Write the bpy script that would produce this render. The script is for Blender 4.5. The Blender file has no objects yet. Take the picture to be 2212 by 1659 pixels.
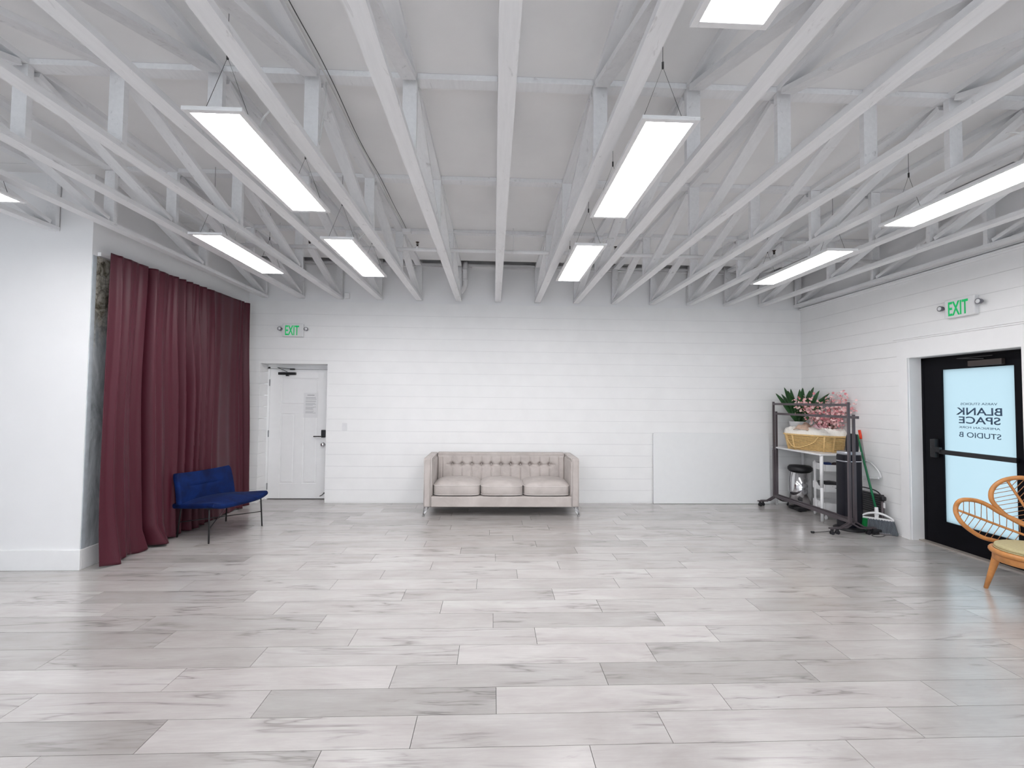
import bpy, bmesh, math, random
from mathutils import Vector, Matrix, noise
PI = math.pi
random.seed(7)
scn = bpy.context.scene
COL = scn.collection

# ------------------------------------------------------------------ camera, world, exposure
def make_camera():
    f, yaw, pitch, roll, h = 994.468, 0.0401788, 0.0351286, 0.0099382, 1.58157
    cy, sy, cp, sp = math.cos(yaw), math.sin(yaw), math.cos(pitch), math.sin(pitch)
    F = Vector((sy*cp, cy*cp, sp)); r0 = Vector((cy, -sy, 0)); u0 = r0.cross(F)
    R = r0*math.cos(roll) + u0*math.sin(roll); U = -r0*math.sin(roll) + u0*math.cos(roll)
    cam = bpy.data.cameras.new('camera'); cam.sensor_width = 36; cam.lens = f/2212*36
    cam.clip_start = 0.05; cam.clip_end = 100
    o = bpy.data.objects.new('camera', cam); COL.objects.link(o)
    m = Matrix((R, U, -F)).transposed().to_4x4(); m.translation = Vector((0, 0, h))
    o.matrix_world = m
    scn.camera = o
make_camera()

world = bpy.data.worlds.new('world'); scn.world = world
world.use_nodes = True
world.node_tree.nodes['Background'].inputs[0].default_value = (0.86, 0.935, 1.0, 1)
world.node_tree.nodes['Background'].inputs[1].default_value = 4.6
LAMP = 19.0
scn.view_settings.view_transform = 'Standard'
scn.view_settings.look = 'None'
scn.view_settings.gamma = 1
scn.view_settings.use_curve_mapping = False
scn.view_settings.exposure = 0.42

# ------------------------------------------------------------------ materials
def srgb(r, g, b):
    f = lambda c: (c/255/12.92) if c/255 <= 0.04045 else ((c/255+0.055)/1.055)**2.4
    return (f(r), f(g), f(b), 1)

class NT:
    def __init__(s, name):
        s.m = bpy.data.materials.new(name); s.m.use_nodes = True
        s.t = s.m.node_tree; s.n = s.t.nodes; s.l = s.t.links
        s.p = s.n['Principled BSDF']
    def node(s, typ, **kw):
        n = s.n.new(typ)
        for k, v in kw.items(): setattr(n, k, v)
        return n
    def link(s, a, b): s.l.new(a, b)
    def noise(s, vec, scale, detail=4, rough=0.5, dist=0.0):
        n = s.node('ShaderNodeTexNoise'); n.inputs['Scale'].default_value = scale
        n.inputs['Detail'].default_value = detail; n.inputs['Roughness'].default_value = rough
        n.inputs['Distortion'].default_value = dist
        if vec is not None: s.link(vec, n.inputs['Vector'])
        return n.outputs['Fac']
    def ramp(s, fac, stops):
        n = s.node('ShaderNodeValToRGB'); e = n.color_ramp.elements
        while len(e) < len(stops): e.new(0.5)
        for i, (p, c) in enumerate(stops):
            e[i].position = p; e[i].color = c if len(c) == 4 else (*c, 1)
        s.link(fac, n.inputs[0]); return n.outputs[0]
    def mix(s, fac, a, b, mode='MIX'):
        n = s.node('ShaderNodeMix', data_type='RGBA', blend_type=mode)
        for i, v in ((0, fac), (6, a), (7, b)):
            if hasattr(v, 'is_linked') or isinstance(v, bpy.types.NodeSocket): s.link(v, n.inputs[i])
            else: n.inputs[i].default_value = v
        return n.outputs[2]
    def math(s, op, a, b=0.0, clamp=False):
        n = s.node('ShaderNodeMath', operation=op); n.use_clamp = clamp
        for i, v in ((0, a), (1, b)):
            if isinstance(v, bpy.types.NodeSocket): s.link(v, n.inputs[i])
            else: n.inputs[i].default_value = v
        return n.outputs[0]
    def mapping(s, vec, scale):
        n = s.node('ShaderNodeMapping'); n.inputs['Scale'].default_value = scale
        s.link(vec, n.inputs['Vector']); return n.outputs[0]
    def bump(s, h, strength, dist=0.002):
        b = s.node('ShaderNodeBump'); b.inputs['Strength'].default_value = strength
        b.inputs['Distance'].default_value = dist
        s.link(h, b.inputs['Height']); s.link(b.outputs[0], s.p.inputs['Normal'])

def simple(name, col, rough=0.5, metal=0.0, var=0.06, scale=12.0, bump=0.0, spec=0.5, stretch=None, sheen=0.0):
    t = NT(name)
    tc = t.node('ShaderNodeTexCoord').outputs['Object']
    if stretch: tc = t.mapping(tc, stretch)
    n = t.noise(tc, scale, 4)
    d = tuple(c*(1-var) for c in col[:3]) + (1,); u = tuple(min(1, c*(1+var)) for c in col[:3]) + (1,)
    t.link(t.ramp(n, [(0.3, d), (0.7, u)]), t.p.inputs['Base Color'])
    t.p.inputs['Roughness'].default_value = rough; t.p.inputs['Metallic'].default_value = metal
    t.p.inputs['Specular IOR Level'].default_value = spec
    if sheen:
        t.p.inputs['Sheen Weight'].default_value = sheen; t.p.inputs['Sheen Roughness'].default_value = 0.4
    if bump: t.bump(t.noise(tc, scale*6, 3), bump)
    return t.m

M = {}
M['wall'] = simple('white_wall_paint', (0.87, 0.87, 0.88, 1), 0.62, var=0.012, scale=3, bump=0.05)
M['shiplap'] = simple('white_shiplap_paint', (0.88, 0.88, 0.88, 1), 0.45, var=0.015, scale=5)
M['trim'] = simple('white_trim_paint', (0.88, 0.88, 0.885, 1), 0.4, var=0.01)
M['sheath'] = simple('painted_roof_boards', (0.87, 0.865, 0.865, 1), 0.75, var=0.04, scale=1.6, bump=0.05)
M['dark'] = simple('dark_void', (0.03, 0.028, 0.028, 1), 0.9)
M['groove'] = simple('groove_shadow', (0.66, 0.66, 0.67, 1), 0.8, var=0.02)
M['white_plastic'] = simple('white_plastic', (0.78, 0.78, 0.79, 1), 0.35, var=0.02)
M['white_metal'] = simple('white_coated_metal', (0.80, 0.80, 0.81, 1), 0.3, var=0.02)
M['black_metal'] = simple('black_metal', (0.012, 0.012, 0.014, 1), 0.35, var=0.1)
M['black_plastic'] = simple('black_plastic', (0.014, 0.014, 0.017, 1), 0.45, var=0.1)
M['navy_plastic'] = simple('dark_navy_plastic', (0.005, 0.005, 0.011, 1), 0.45, var=0.1, spec=0.3)
M['rack_metal'] = simple('taupe_brown_metal', srgb(92, 84, 88), 0.35, 0.35, var=0.05)
M['chrome'] = simple('chrome', (0.75, 0.75, 0.77, 1), 0.12, 1.0, var=0.02)
M['grey_metal'] = simple('dull_grey_metal', (0.28, 0.28, 0.29, 1), 0.4, 0.8, var=0.05)
M['wire'] = simple('dark_wire', (0.08, 0.08, 0.08, 1), 0.5, 0.5)
M['frame_black'] = simple('black_door_aluminium', (0.003, 0.003, 0.005, 1), 0.5, 0.0, var=0.15, spec=0.12)
M['foam'] = simple('white_foam_board', (0.84, 0.85, 0.855, 1), 0.5, var=0.008)
M['paper'] = simple('paper', (0.80, 0.80, 0.81, 1), 0.8, var=0.01)
M['ink'] = simple('grey_ink', (0.28, 0.28, 0.30, 1), 0.8)
M['letter_blue'] = simple('dark_blue_vinyl', srgb(62, 86, 112), 0.6)
M['rattan'] = simple('orange_brown_rattan', srgb(196, 134, 76), 0.38, var=0.14, scale=22, bump=0.2)
M['cane'] = simple('thin_cane', srgb(170, 120, 82), 0.5, var=0.1)
M['cushion_fabric'] = simple('olive_beige_cushion', srgb(186, 176, 136), 0.85, var=0.08, scale=60, bump=0.3)
M['wicker'] = simple('natural_wicker', srgb(226, 192, 134), 0.7, var=0.12, scale=40, bump=0.3)
M['wicker_dark'] = simple('wicker_gap_shade', srgb(96, 68, 36), 0.8, var=0.12, scale=40)  # darker copy of the wicker, puts shade into the gaps between coils
M['fluff'] = simple('cream_fluffy_wool', srgb(244, 240, 232), 0.95, var=0.05, scale=60, bump=0.6, sheen=0.3)
M['beige_cloth'] = simple('beige_cloth', srgb(208, 180, 160), 0.9, var=0.06, scale=30, bump=0.3)
M['leaf'] = simple('dark_green_leaf', srgb(44, 84, 46), 0.42, var=0.35, scale=9, stretch=(1, 1, 0.3))
M['bark'] = simple('brown_twig', srgb(96, 62, 48), 0.8)
M['pink_vase'] = simple('pale_pink_ceramic', srgb(214, 186, 184), 0.4)
M['soil'] = simple('dark_soil', srgb(40, 34, 30), 0.95)
M['green_plastic'] = simple('green_plastic', srgb(20, 112, 72), 0.4, var=0.08)
M['green_bristle'] = simple('green_bristles', srgb(10, 140, 72), 0.7, var=0.25, scale=80, stretch=(1, 1, 0.08), bump=0.6)
M['grey_bristle'] = simple('grey_bristles', srgb(92, 98, 104), 0.8, var=0.3, scale=80, stretch=(1, 1, 0.08), bump=0.6)
M['orange'] = simple('orange_red_grip', srgb(226, 62, 28), 0.45)
M['grey_shaft'] = simple('grey_shaft', srgb(150, 148, 148), 0.35, 0.4)
M['clear_plastic'] = simple('cloudy_white_plastic', (0.78, 0.79, 0.80, 1), 0.2, var=0.03)
M['wood_cord'] = simple('white_cable', (0.66, 0.66, 0.66, 1), 0.5)
M['blue_bag'] = simple('blue_bag', srgb(46, 70, 130), 0.5, var=0.3)
M['brown_bag'] = simple('brown_pack', srgb(96, 84, 88), 0.6, var=0.3)
M['grey_panel'] = simple('grey_panel', srgb(120, 116, 118), 0.6)
M['steel_hinge'] = simple('steel', (0.35, 0.35, 0.36, 1), 0.35, 0.8)
M['silver'] = simple('silver_band', (0.45, 0.46, 0.50, 1), 0.3, 0.7)
M['pvc'] = simple('painted_pipe', (0.84, 0.84, 0.85, 1), 0.45, var=0.03)
M['brass'] = simple('sprinkler_brass', (0.05, 0.035, 0.03, 1), 0.4, 0.6)
M['bulb'] = simple('lamp_head_grey', srgb(116, 116, 124), 0.35, 0.2)
M['lens'] = simple('lamp_head_lens', (0.75, 0.75, 0.77, 1), 0.15)
M['threshold'] = simple('aluminium_threshold', srgb(176, 168, 160), 0.4, 0.4)

def mat_paint_wood():
    t = NT('white_painted_lumber')
    oi = t.node('ShaderNodeObjectInfo').outputs['Random']
    ad = t.node('ShaderNodeVectorMath', operation='ADD'); cb = t.node('ShaderNodeCombineXYZ')
    t.link(t.math('MULTIPLY', oi, 37.0), cb.inputs[0]); t.link(t.math('MULTIPLY', oi, 91.0), cb.inputs[1])
    t.link(t.node('ShaderNodeTexCoord').outputs['Object'], ad.inputs[0]); t.link(cb.outputs[0], ad.inputs[1])
    tc = ad.outputs[0]
    g = t.noise(t.mapping(tc, (14, 1.2, 14)), 3, 5, 0.6)
    base = t.ramp(g, [(0.3, (0.82, 0.825, 0.84)), (0.7, (0.88, 0.885, 0.90))])
    k = t.noise(t.mapping(tc, (5, 1.6, 5)), 3.3, 4, 0.7, 0.8)
    kn = t.ramp(k, [(0.62, (0, 0, 0)), (0.78, (0.8, 0.8, 0.8))])
    t.link(t.mix(kn, base, (0.50, 0.495, 0.50, 1)), t.p.inputs['Base Color'])
    t.p.inputs['Roughness'].default_value = 0.55
    t.bump(t.noise(t.mapping(tc, (30, 2, 30)), 4, 4), 0.25)
    return t.m
M['lumber'] = mat_paint_wood()

def mat_floor():
    t = NT('grey_oak_laminate')
    a = t.node('ShaderNodeAttribute', attribute_name='puv').outputs['Vector']
    tone = t.node('ShaderNodeAttribute', attribute_name='tone').outputs['Fac']
    # broad cloudy colour
    c = t.noise(t.mapping(a, (1.0, 3.0, 1)), 1.6, 5, 0.6, 0.4)
    base = t.ramp(c, [(0.30, srgb(186, 180, 178)), (0.52, srgb(204, 200, 198)), (0.72, srgb(216, 214, 212))])
    # fine grain
    g = t.noise(t.mapping(a, (3.5, 60, 1)), 1.5, 7, 0.75, 0.3)
    base = t.mix(t.ramp(g, [(0.25, (0.55, 0.55, 0.55)), (0.95, (0.0, 0.0, 0.0))]), base, srgb(172, 166, 164), 'MIX')
    # long dark cracks
    l = t.noise(t.mapping(a, (0.75, 7.5, 1)), 1.1, 4, 0.55, 0.45)
    l = t.math('ABSOLUTE', t.math('SUBTRACT', l, 0.5))
    line = t.ramp(l, [(0.0, (1, 1, 1)), (0.014, (0.4, 0.4, 0.4)), (0.05, (0, 0, 0))])
    mask = t.ramp(t.noise(t.mapping(a, (1.4, 3, 1)), 1.1, 2, 0.5), [(0.48, (0, 0, 0)), (0.62, (1, 1, 1))])
    lm = t.math('MULTIPLY', t.math('MULTIPLY', line, mask), 0.62)
    base = t.mix(lm, base, srgb(112, 106, 106))
    # knots and smudges
    k = t.noise(t.mapping(a, (1.5, 11, 1)), 1.5, 5, 0.62, 0.5)
    km = t.math('MULTIPLY', t.ramp(k, [(0.62, (0, 0, 0)), (0.80, (1, 1, 1))]), 0.75)
    base = t.mix(km, base, srgb(138, 131, 130))
    mul = t.node('ShaderNodeVectorMath', operation='SCALE')
    t.link(base, mul.inputs[0]); t.link(t.math('MULTIPLY', t.math('POWER', tone, 1.35), 0.875), mul.inputs['Scale'])
    t.link(mul.outputs[0], t.p.inputs['Base Color'])
    r = t.ramp(g, [(0.3, (0.27, 0.27, 0.27)), (0.7, (0.24, 0.24, 0.24))])
    t.link(r, t.p.inputs['Roughness'])
    t.p.inputs['Specular IOR Level'].default_value = 0.85
    t.p.inputs['Coat Weight'].default_value = 0.6; t.p.inputs['Coat Roughness'].default_value = 0.2
    t.bump(t.noise(t.mapping(a, (6, 60, 1)), 3, 4), 0.12, 0.001)
    return t.m
M['floor'] = mat_floor()

def mat_curtain():
    t = NT('maroon_satin')
    tc = t.node('ShaderNodeTexCoord').outputs['Object']
    n = t.noise(t.mapping(tc, (200, 200, 120)), 3, 3)
    t.link(t.ramp(n, [(0.3, srgb(66, 22, 35)), (0.7, srgb(83, 32, 45))]), t.p.inputs['Base Color'])
    t.p.inputs['Roughness'].default_value = 0.45
    t.p.inputs['Specular IOR Level'].default_value = 0.3
    t.p.inputs['Sheen Weight'].default_value = 0.06
    t.p.inputs['Sheen Roughness'].default_value = 0.35
    t.bump(n, 0.2, 0.001)
    return t.m
M['curtain'] = mat_curtain()

def mat_velvet(name, c1, c2, sheen, scale=5):
    t = NT(name)
    tc = t.node('ShaderNodeTexCoord').outputs['Object']
    n = t.noise(tc, scale, 4, 0.6, 0.6)
    t.link(t.ramp(n, [(0.3, c1), (0.7, c2)]), t.p.inputs['Base Color'])
    t.p.inputs['Roughness'].default_value = 0.75
    t.p.inputs['Specular IOR Level'].default_value = 0.2
    t.p.inputs['Sheen Weight'].default_value = sheen
    t.p.inputs['Sheen Roughness'].default_value = 0.3
    t.bump(t.noise(tc, 160, 3), 0.25, 0.001)
    return t.m
M['sofa'] = mat_velvet('champagne_velvet', srgb(178, 170, 166), srgb(200, 192, 188), 0.25, 4)
M['sofa_piping'] = mat_velvet('pale_piping', srgb(206, 199, 196), srgb(220, 214, 211), 0.2)
M['blue_velvet'] = mat_velvet('royal_blue_velvet', srgb(1, 15, 56), srgb(3, 36, 92), 0.02, 6)

def mat_acrylic():
    t = NT('clear_acrylic'); p = t.p
    p.inputs['Base Color'].default_value = (0.95, 0.96, 0.98, 1); p.inputs['Roughness'].default_value = 0.05
    p.inputs['Transmission Weight'].default_value = 0.9; p.inputs['IOR'].default_value = 1.35
    return t.m
M['acrylic'] = mat_acrylic()

def mat_mural():
    t = NT('rock_and_foliage_print')
    tc = t.node('ShaderNodeTexCoord').outputs['Object']
    n = t.noise(t.mapping(tc, (1, 4, 1.2)), 1.6, 8, 0.65, 1.2)
    low = t.ramp(n, [(0.3, srgb(132, 138, 142)), (0.5, srgb(180, 186, 190)), (0.7, srgb(222, 226, 229))])
    up = t.ramp(t.noise(tc, 7, 8, 0.75, 1.5), [(0.32, srgb(64, 60, 52)), (0.43, srgb(134, 128, 112)), (0.53, srgb(192, 188, 176)), (0.70, srgb(226, 224, 216))])
    sep = t.node('ShaderNodeSeparateXYZ'); t.link(tc, sep.inputs[0])
    f = t.ramp(t.math('ADD', t.math('MULTIPLY', sep.outputs[2], 0.3), t.math('MULTIPLY', n, 0.3)), [(0.72, (0, 0, 0)), (0.80, (1, 1, 1))])
    v = t.node('ShaderNodeTexVoronoi', feature='DISTANCE_TO_EDGE'); v.inputs['Scale'].default_value = 5
    t.link(t.mapping(tc, (1, 2.2, 1)), v.inputs['Vector'])
    br = t.ramp(v.outputs[0], [(0.0, (1, 1, 1)), (0.05, (0, 0, 0))])
    col = t.mix(f, low, up)
    col = t.mix(t.math('MULTIPLY', t.math('MULTIPLY', br, f), 0.5), col, srgb(56, 56, 56))
    t.link(col, t.p.inputs['Base Color']); t.p.inputs['Roughness'].default_value = 0.7
    return t.m
M['mural'] = mat_mural()
M['mural_edge'] = simple('mural_edge_strip', srgb(184, 191, 197), 0.7, var=0.12, scale=9)

def mat_floral():
    t = NT('pink_floral_cloth')
    tc = t.node('ShaderNodeTexCoord').outputs['Object']
    n = t.noise(tc, 16, 4, 0.6, 1.0)
    t.link(t.ramp(n, [(0.35, srgb(206, 120, 140)), (0.5, srgb(232, 208, 214)), (0.65, srgb(222, 160, 172))]), t.p.inputs['Base Color'])
    t.p.inputs['Roughness'].default_value = 0.85; return t.m
M['floral'] = mat_floral()

def mat_blossom():
    t = NT('pink_blossom')
    a = t.node('ShaderNodeAttribute', attribute_name='tone').outputs['Fac']
    t.link(t.ramp(a, [(0.0, srgb(206, 112, 120)), (0.5, srgb(232, 172, 176)), (1.0, srgb(248, 220, 216))]), t.p.inputs['Base Color'])
    t.p.inputs['Roughness'].default_value = 0.7; return t.m
M['blossom'] = mat_blossom()

def mat_emit(name, col, strength, dark=None, noisy=False):
    t = NT(name)
    t.p.inputs['Base Color'].default_value = dark or (0.8, 0.8, 0.8, 1)
    t.p.inputs['Emission Color'].default_value = col
    t.p.inputs['Emission Strength'].default_value = strength
    return t.m
M['lamp'] = mat_emit('led_panel_glow', (1.0, 0.985, 0.99, 1), LAMP)
M['exit_green'] = mat_emit('exit_letter_green', srgb(0, 176, 92), 0.55, srgb(0, 120, 70))

def mat_film():
    t = NT('frosted_glass_film')
    out = t.n['Material Output']
    tr = t.node('ShaderNodeBsdfTranslucent'); tr.inputs[0].default_value = (0.125, 0.162, 0.174, 1)
    gl = t.node('ShaderNodeBsdfGlossy'); gl.inputs['Roughness'].default_value = 0.12
    tp = t.node('ShaderNodeBsdfTransparent')
    m1 = t.node('ShaderNodeMixShader'); m1.inputs[0].default_value = 0.04
    t.link(tr.outputs[0], m1.inputs[1]); t.link(gl.outputs[0], m1.inputs[2])
    m2 = t.node('ShaderNodeMixShader'); m2.inputs[0].default_value = 0.0
    t.link(m1.outputs[0], m2.inputs[1]); t.link(tp.outputs[0], m2.inputs[2])
    t.link(m2.outputs[0], out.inputs[0])
    return t.m
M['film'] = mat_film()
def mat_clear():
    t = NT('clear_window_glass'); out = t.n['Material Output']
    tp = t.node('ShaderNodeBsdfTransparent'); gl = t.node('ShaderNodeBsdfGlossy'); gl.inputs['Roughness'].default_value = 0.02
    m = t.node('ShaderNodeMixShader'); m.inputs[0].default_value = 0.05
    t.link(tp.outputs[0], m.inputs[1]); t.link(gl.outputs[0], m.inputs[2]); t.link(m.outputs[0], out.inputs[0]); return t.m
M['clear'] = mat_clear()

# ------------------------------------------------------------------ mesh helpers
class MB:
    def __init__(s): s.v = []; s.f = []; s.smooth = []
    def add(s, verts, faces, smooth=False):
        b = len(s.v); s.v += [Vector(v) for v in verts]
        s.f += [tuple(b+i for i in f) for f in faces]; s.smooth += [smooth]*len(faces); return s
    def box(s, a, b, rot=None, origin=None):
        (x0, y0, z0), (x1, y1, z1) = a, b
        vs = [Vector(p) for p in ((x0,y0,z0),(x1,y0,z0),(x1,y1,z0),(x0,y1,z0),(x0,y0,z1),(x1,y0,z1),(x1,y1,z1),(x0,y1,z1))]
        if rot is not None:
            o = Vector(origin) if origin else Vector(((x0+x1)/2, (y0+y1)/2, (z0+z1)/2))
            vs = [o + rot @ (v-o) for v in vs]
        return s.add(vs, [(0,3,2,1),(4,5,6,7),(0,1,5,4),(1,2,6,5),(2,3,7,6),(3,0,4,7)])
    def bar(s, p, q, w, h, up=(0, 0, 1)):
        """rectangular bar from p to q; w across, h along up"""
        p, q = Vector(p), Vector(q); d = (q-p).normalized(); up = Vector(up)
        side = d.cross(up)
        if side.length < 1e-4: side = d.cross(Vector((1, 0, 0)))
        side.normalize(); u = side.cross(d)
        vs = []
        for c in (p, q):
            for a, b in ((-1,-1),(1,-1),(1,1),(-1,1)): vs.append(c + side*a*w/2 + u*b*h/2)
        return s.add(vs, [(0,1,2,3),(7,6,5,4),(0,4,5,1),(1,5,6,2),(2,6,7,3),(3,7,4,0)])
    def tube(s, pts, r, n=8, closed=False, caps=True):
        pts = [Vector(p) for p in pts]; N = len(pts)
        rr = r if isinstance(r, (list, tuple)) else [r]*N
        tang = []
        for i in range(N):
            if closed: d = pts[(i+1) % N]-pts[i-1]
            else: d = pts[min(i+1, N-1)]-pts[max(i-1, 0)]
            tang.append(d.normalized() if d.length > 1e-9 else Vector((0, 0, 1)))
        nrm = tang[0].orthogonal().normalized(); rings = []
        for i in range(N):
            nrm = nrm - tang[i]*nrm.dot(tang[i])
            if nrm.length < 1e-6: nrm = tang[i].orthogonal()
            nrm.normalize(); b = tang[i].cross(nrm)
            rings.append([pts[i]+(nrm*math.cos(2*PI*k/n)+b*math.sin(2*PI*k/n))*rr[i] for k in range(n)])
        vs = [v for r_ in rings for v in r_]; fs = []
        for i in range(N if closed else N-1):
            j = (i+1) % N
            off = 0
            if closed and j == 0:
                off = min(range(n), key=lambda o: (rings[0][o]-rings[-1][0]).length)
            for k in range(n):
                fs.append((i*n+k, i*n+(k+1) % n, j*n+(k+1+off) % n, j*n+(k+off) % n))
        if caps and not closed:
            fs.append(tuple(reversed(range(n)))); fs.append(tuple((N-1)*n+k for k in range(n)))
        return s.add(vs, fs, True)
    def lathe(s, prof, c=(0, 0, 0), n=24, axis='Z'):
        vs, fs = [], []
        for r, z in prof:
            for k in range(n):
                a = 2*PI*k/n; x, y = r*math.cos(a), r*math.sin(a)
                p = (x, y, z) if axis == 'Z' else ((x, z, y) if axis == 'Y' else (z, x, y))
                vs.append(Vector(c)+Vector(p))
        for i in range(len(prof)-1):
            for k in range(n): fs.append((i*n+k, i*n+(k+1) % n, (i+1)*n+(k+1) % n, (i+1)*n+k))
        s.add(vs, fs, True); b = len(s.v)-len(vs)
        for cap in (tuple(reversed(range(n))), tuple((len(prof)-1)*n+k for k in range(n))):
            s.f.append(tuple(b+i for i in cap)); s.smooth.append(False)
        return s
    def grid(s, fn, nu, nv, smooth=True, wrap=False):
        vs = [Vector(fn(i/nu, j/nv)) for i in range(nu+1) for j in range(nv+1)]
        fs = [(i*(nv+1)+j, (i+1)*(nv+1)+j, (i+1)*(nv+1)+j+1, i*(nv+1)+j+1) for i in range(nu) for j in range(nv)]
        return s.add(vs, fs, smooth)
    def prism(s, poly, ax, a, b):
        """polygon in the two axes other than ax, extruded from a to b"""
        def P(u, v, w): return {0: (w, u, v), 1: (u, w, v), 2: (u, v, w)}[ax]
        n = len(poly); vs = [P(u, v, a) for u, v in poly]+[P(u, v, b) for u, v in poly]
        fs = [tuple(range(n)), tuple(reversed(range(n, 2*n)))]+[(i, (i+1) % n, n+(i+1) % n, n+i) for i in range(n)]
        return s.add(vs, fs)
    def superq(s, c, h, e1=0.3, e2=0.3, nu=20, nv=32, fn=None):
        sp = lambda a, e: math.copysign(abs(a)**e, a)
        def P(u, v):
            t = -PI/2+PI*u; w = 2*PI*v
            p = Vector((h[0]*sp(math.cos(t), e1)*sp(math.cos(w), e2), h[1]*sp(math.cos(t), e1)*sp(math.sin(w), e2), h[2]*sp(math.sin(t), e1)))
            if fn: p = fn(p)
            return Vector(c)+p
        return s.grid(P, nu, nv)
    def build(s, name, mat, parent=None, bevel=0, weld=False, solid=0, subsurf=0):
        me = bpy.data.meshes.new(name); me.from_pydata(s.v, [], s.f)
        me.polygons.foreach_set('use_smooth', s.smooth)
        me.materials.append(mat)
        bm = bmesh.new(); bm.from_mesh(me)
        if weld: bmesh.ops.remove_doubles(bm, verts=bm.verts, dist=1e-5)
        bmesh.ops.recalc_face_normals(bm, faces=bm.faces); bm.to_mesh(me); bm.free()
        o = bpy.data.objects.new(name, me); COL.objects.link(o)
        if parent: o.parent = parent
        if solid:
            m = o.modifiers.new('solid', 'SOLIDIFY'); m.thickness = solid; m.offset = 0
        if bevel:
            m = o.modifiers.new('bevel', 'BEVEL'); m.width = bevel; m.segments = 2; m.limit_method = 'ANGLE'
        if subsurf:
            m = o.modifiers.new('sub', 'SUBSURF'); m.levels = subsurf; m.render_levels = subsurf
        return o

def thing(name, label, cat, loc=(0, 0, 0), rz=0, group=None):
    o = bpy.data.objects.new(name, None); COL.objects.link(o)
    o.empty_display_size = 0.1
    o.location = loc; o.rotation_euler = (0, 0, rz); o['label'] = label; o['category'] = cat
    if group: o['group'] = group
    return o
def tag(o, label, cat, group=None, kind=None):
    o['label'] = label; o['category'] = cat
    if group: o['group'] = group
    if kind: o['kind'] = kind
    return o
def struct(o, label=None, cat=None):
    o['kind'] = 'structure'
    if label: o['label'] = label
    if cat: o['category'] = cat
    return o
def copy_thing(r, label, loc, group=None):
    c = r.copy(); COL.objects.link(c); c.location = loc; c['label'] = label
    for ch in [o for o in bpy.data.objects if o.parent == r]:
        d = ch.copy(); COL.objects.link(d); d.parent = c
        for g in [o for o in bpy.data.objects if o.parent == ch]:
            e = g.copy(); COL.objects.link(e); e.parent = d
    return c
def smoothpts(pts, k=6, closed=False):
    pts = [Vector(p) for p in pts]; n = len(pts); out = []
    for i in range(n if closed else n-1):
        g = lambda j: pts[j % n] if closed else pts[max(0, min(n-1, j))]
        p0, p1, p2, p3 = g(i-1), g(i), g(i+1), g(i+2)
        for t in range(k):
            t /= k
            out.append(0.5*((2*p1)+(p2-p0)*t+(2*p0-5*p1+4*p2-p3)*t*t+(3*p1-p0-3*p2+p3)*t**3))
    if not closed: out.append(pts[-1])
    return out
def text_mesh(name, body, mat, parent, origin, ux, uy, w, h, offset=0.0, extrude=0.001, spacing=1.0):
    """lettering fitted to a w x h box, lower-left corner at origin"""
    cu = bpy.data.curves.new(name, 'FONT'); cu.body = body; cu.extrude = 0.0; cu.offset = offset; cu.space_character = spacing
    tmp = bpy.data.objects.new(name, cu); COL.objects.link(tmp)
    dg = bpy.context.evaluated_depsgraph_get(); dg.update()
    me = bpy.data.meshes.new_from_object(tmp.evaluated_get(dg))
    bpy.data.objects.remove(tmp)
    xs = [v.co.x for v in me.vertices]; ys = [v.co.y for v in me.vertices]
    x0, x1, y0, y1 = min(xs), max(xs), min(ys), max(ys)
    ux, uy = Vector(ux), Vector(uy); nz = ux.cross(uy)
    for v in me.vertices:
        v.co = Vector(origin)+ux*((v.co.x-x0)/(x1-x0)*w)+uy*((v.co.y-y0)/(y1-y0)*h)
    me.materials.clear(); me.materials.append(mat)
    o = bpy.data.objects.new(name, me); COL.objects.link(o); o.parent = parent
    m = o.modifiers.new('solid', 'SOLIDIFY'); m.thickness = extrude; m.offset = 0
    return o

# ------------------------------------------------------------------ room dimensions (metres)
YB = 7.14          # back wall face
XR = 4.90          # right wall face
XL = -3.75         # left wall face (side of the projecting room)
YF = 4.40          # front of the projecting room
ZT = 3.066         # top of the shiplap
ZS = 3.66          # underside of roof boards
XFAR, YREAR = -6.6, -5.0

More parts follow.
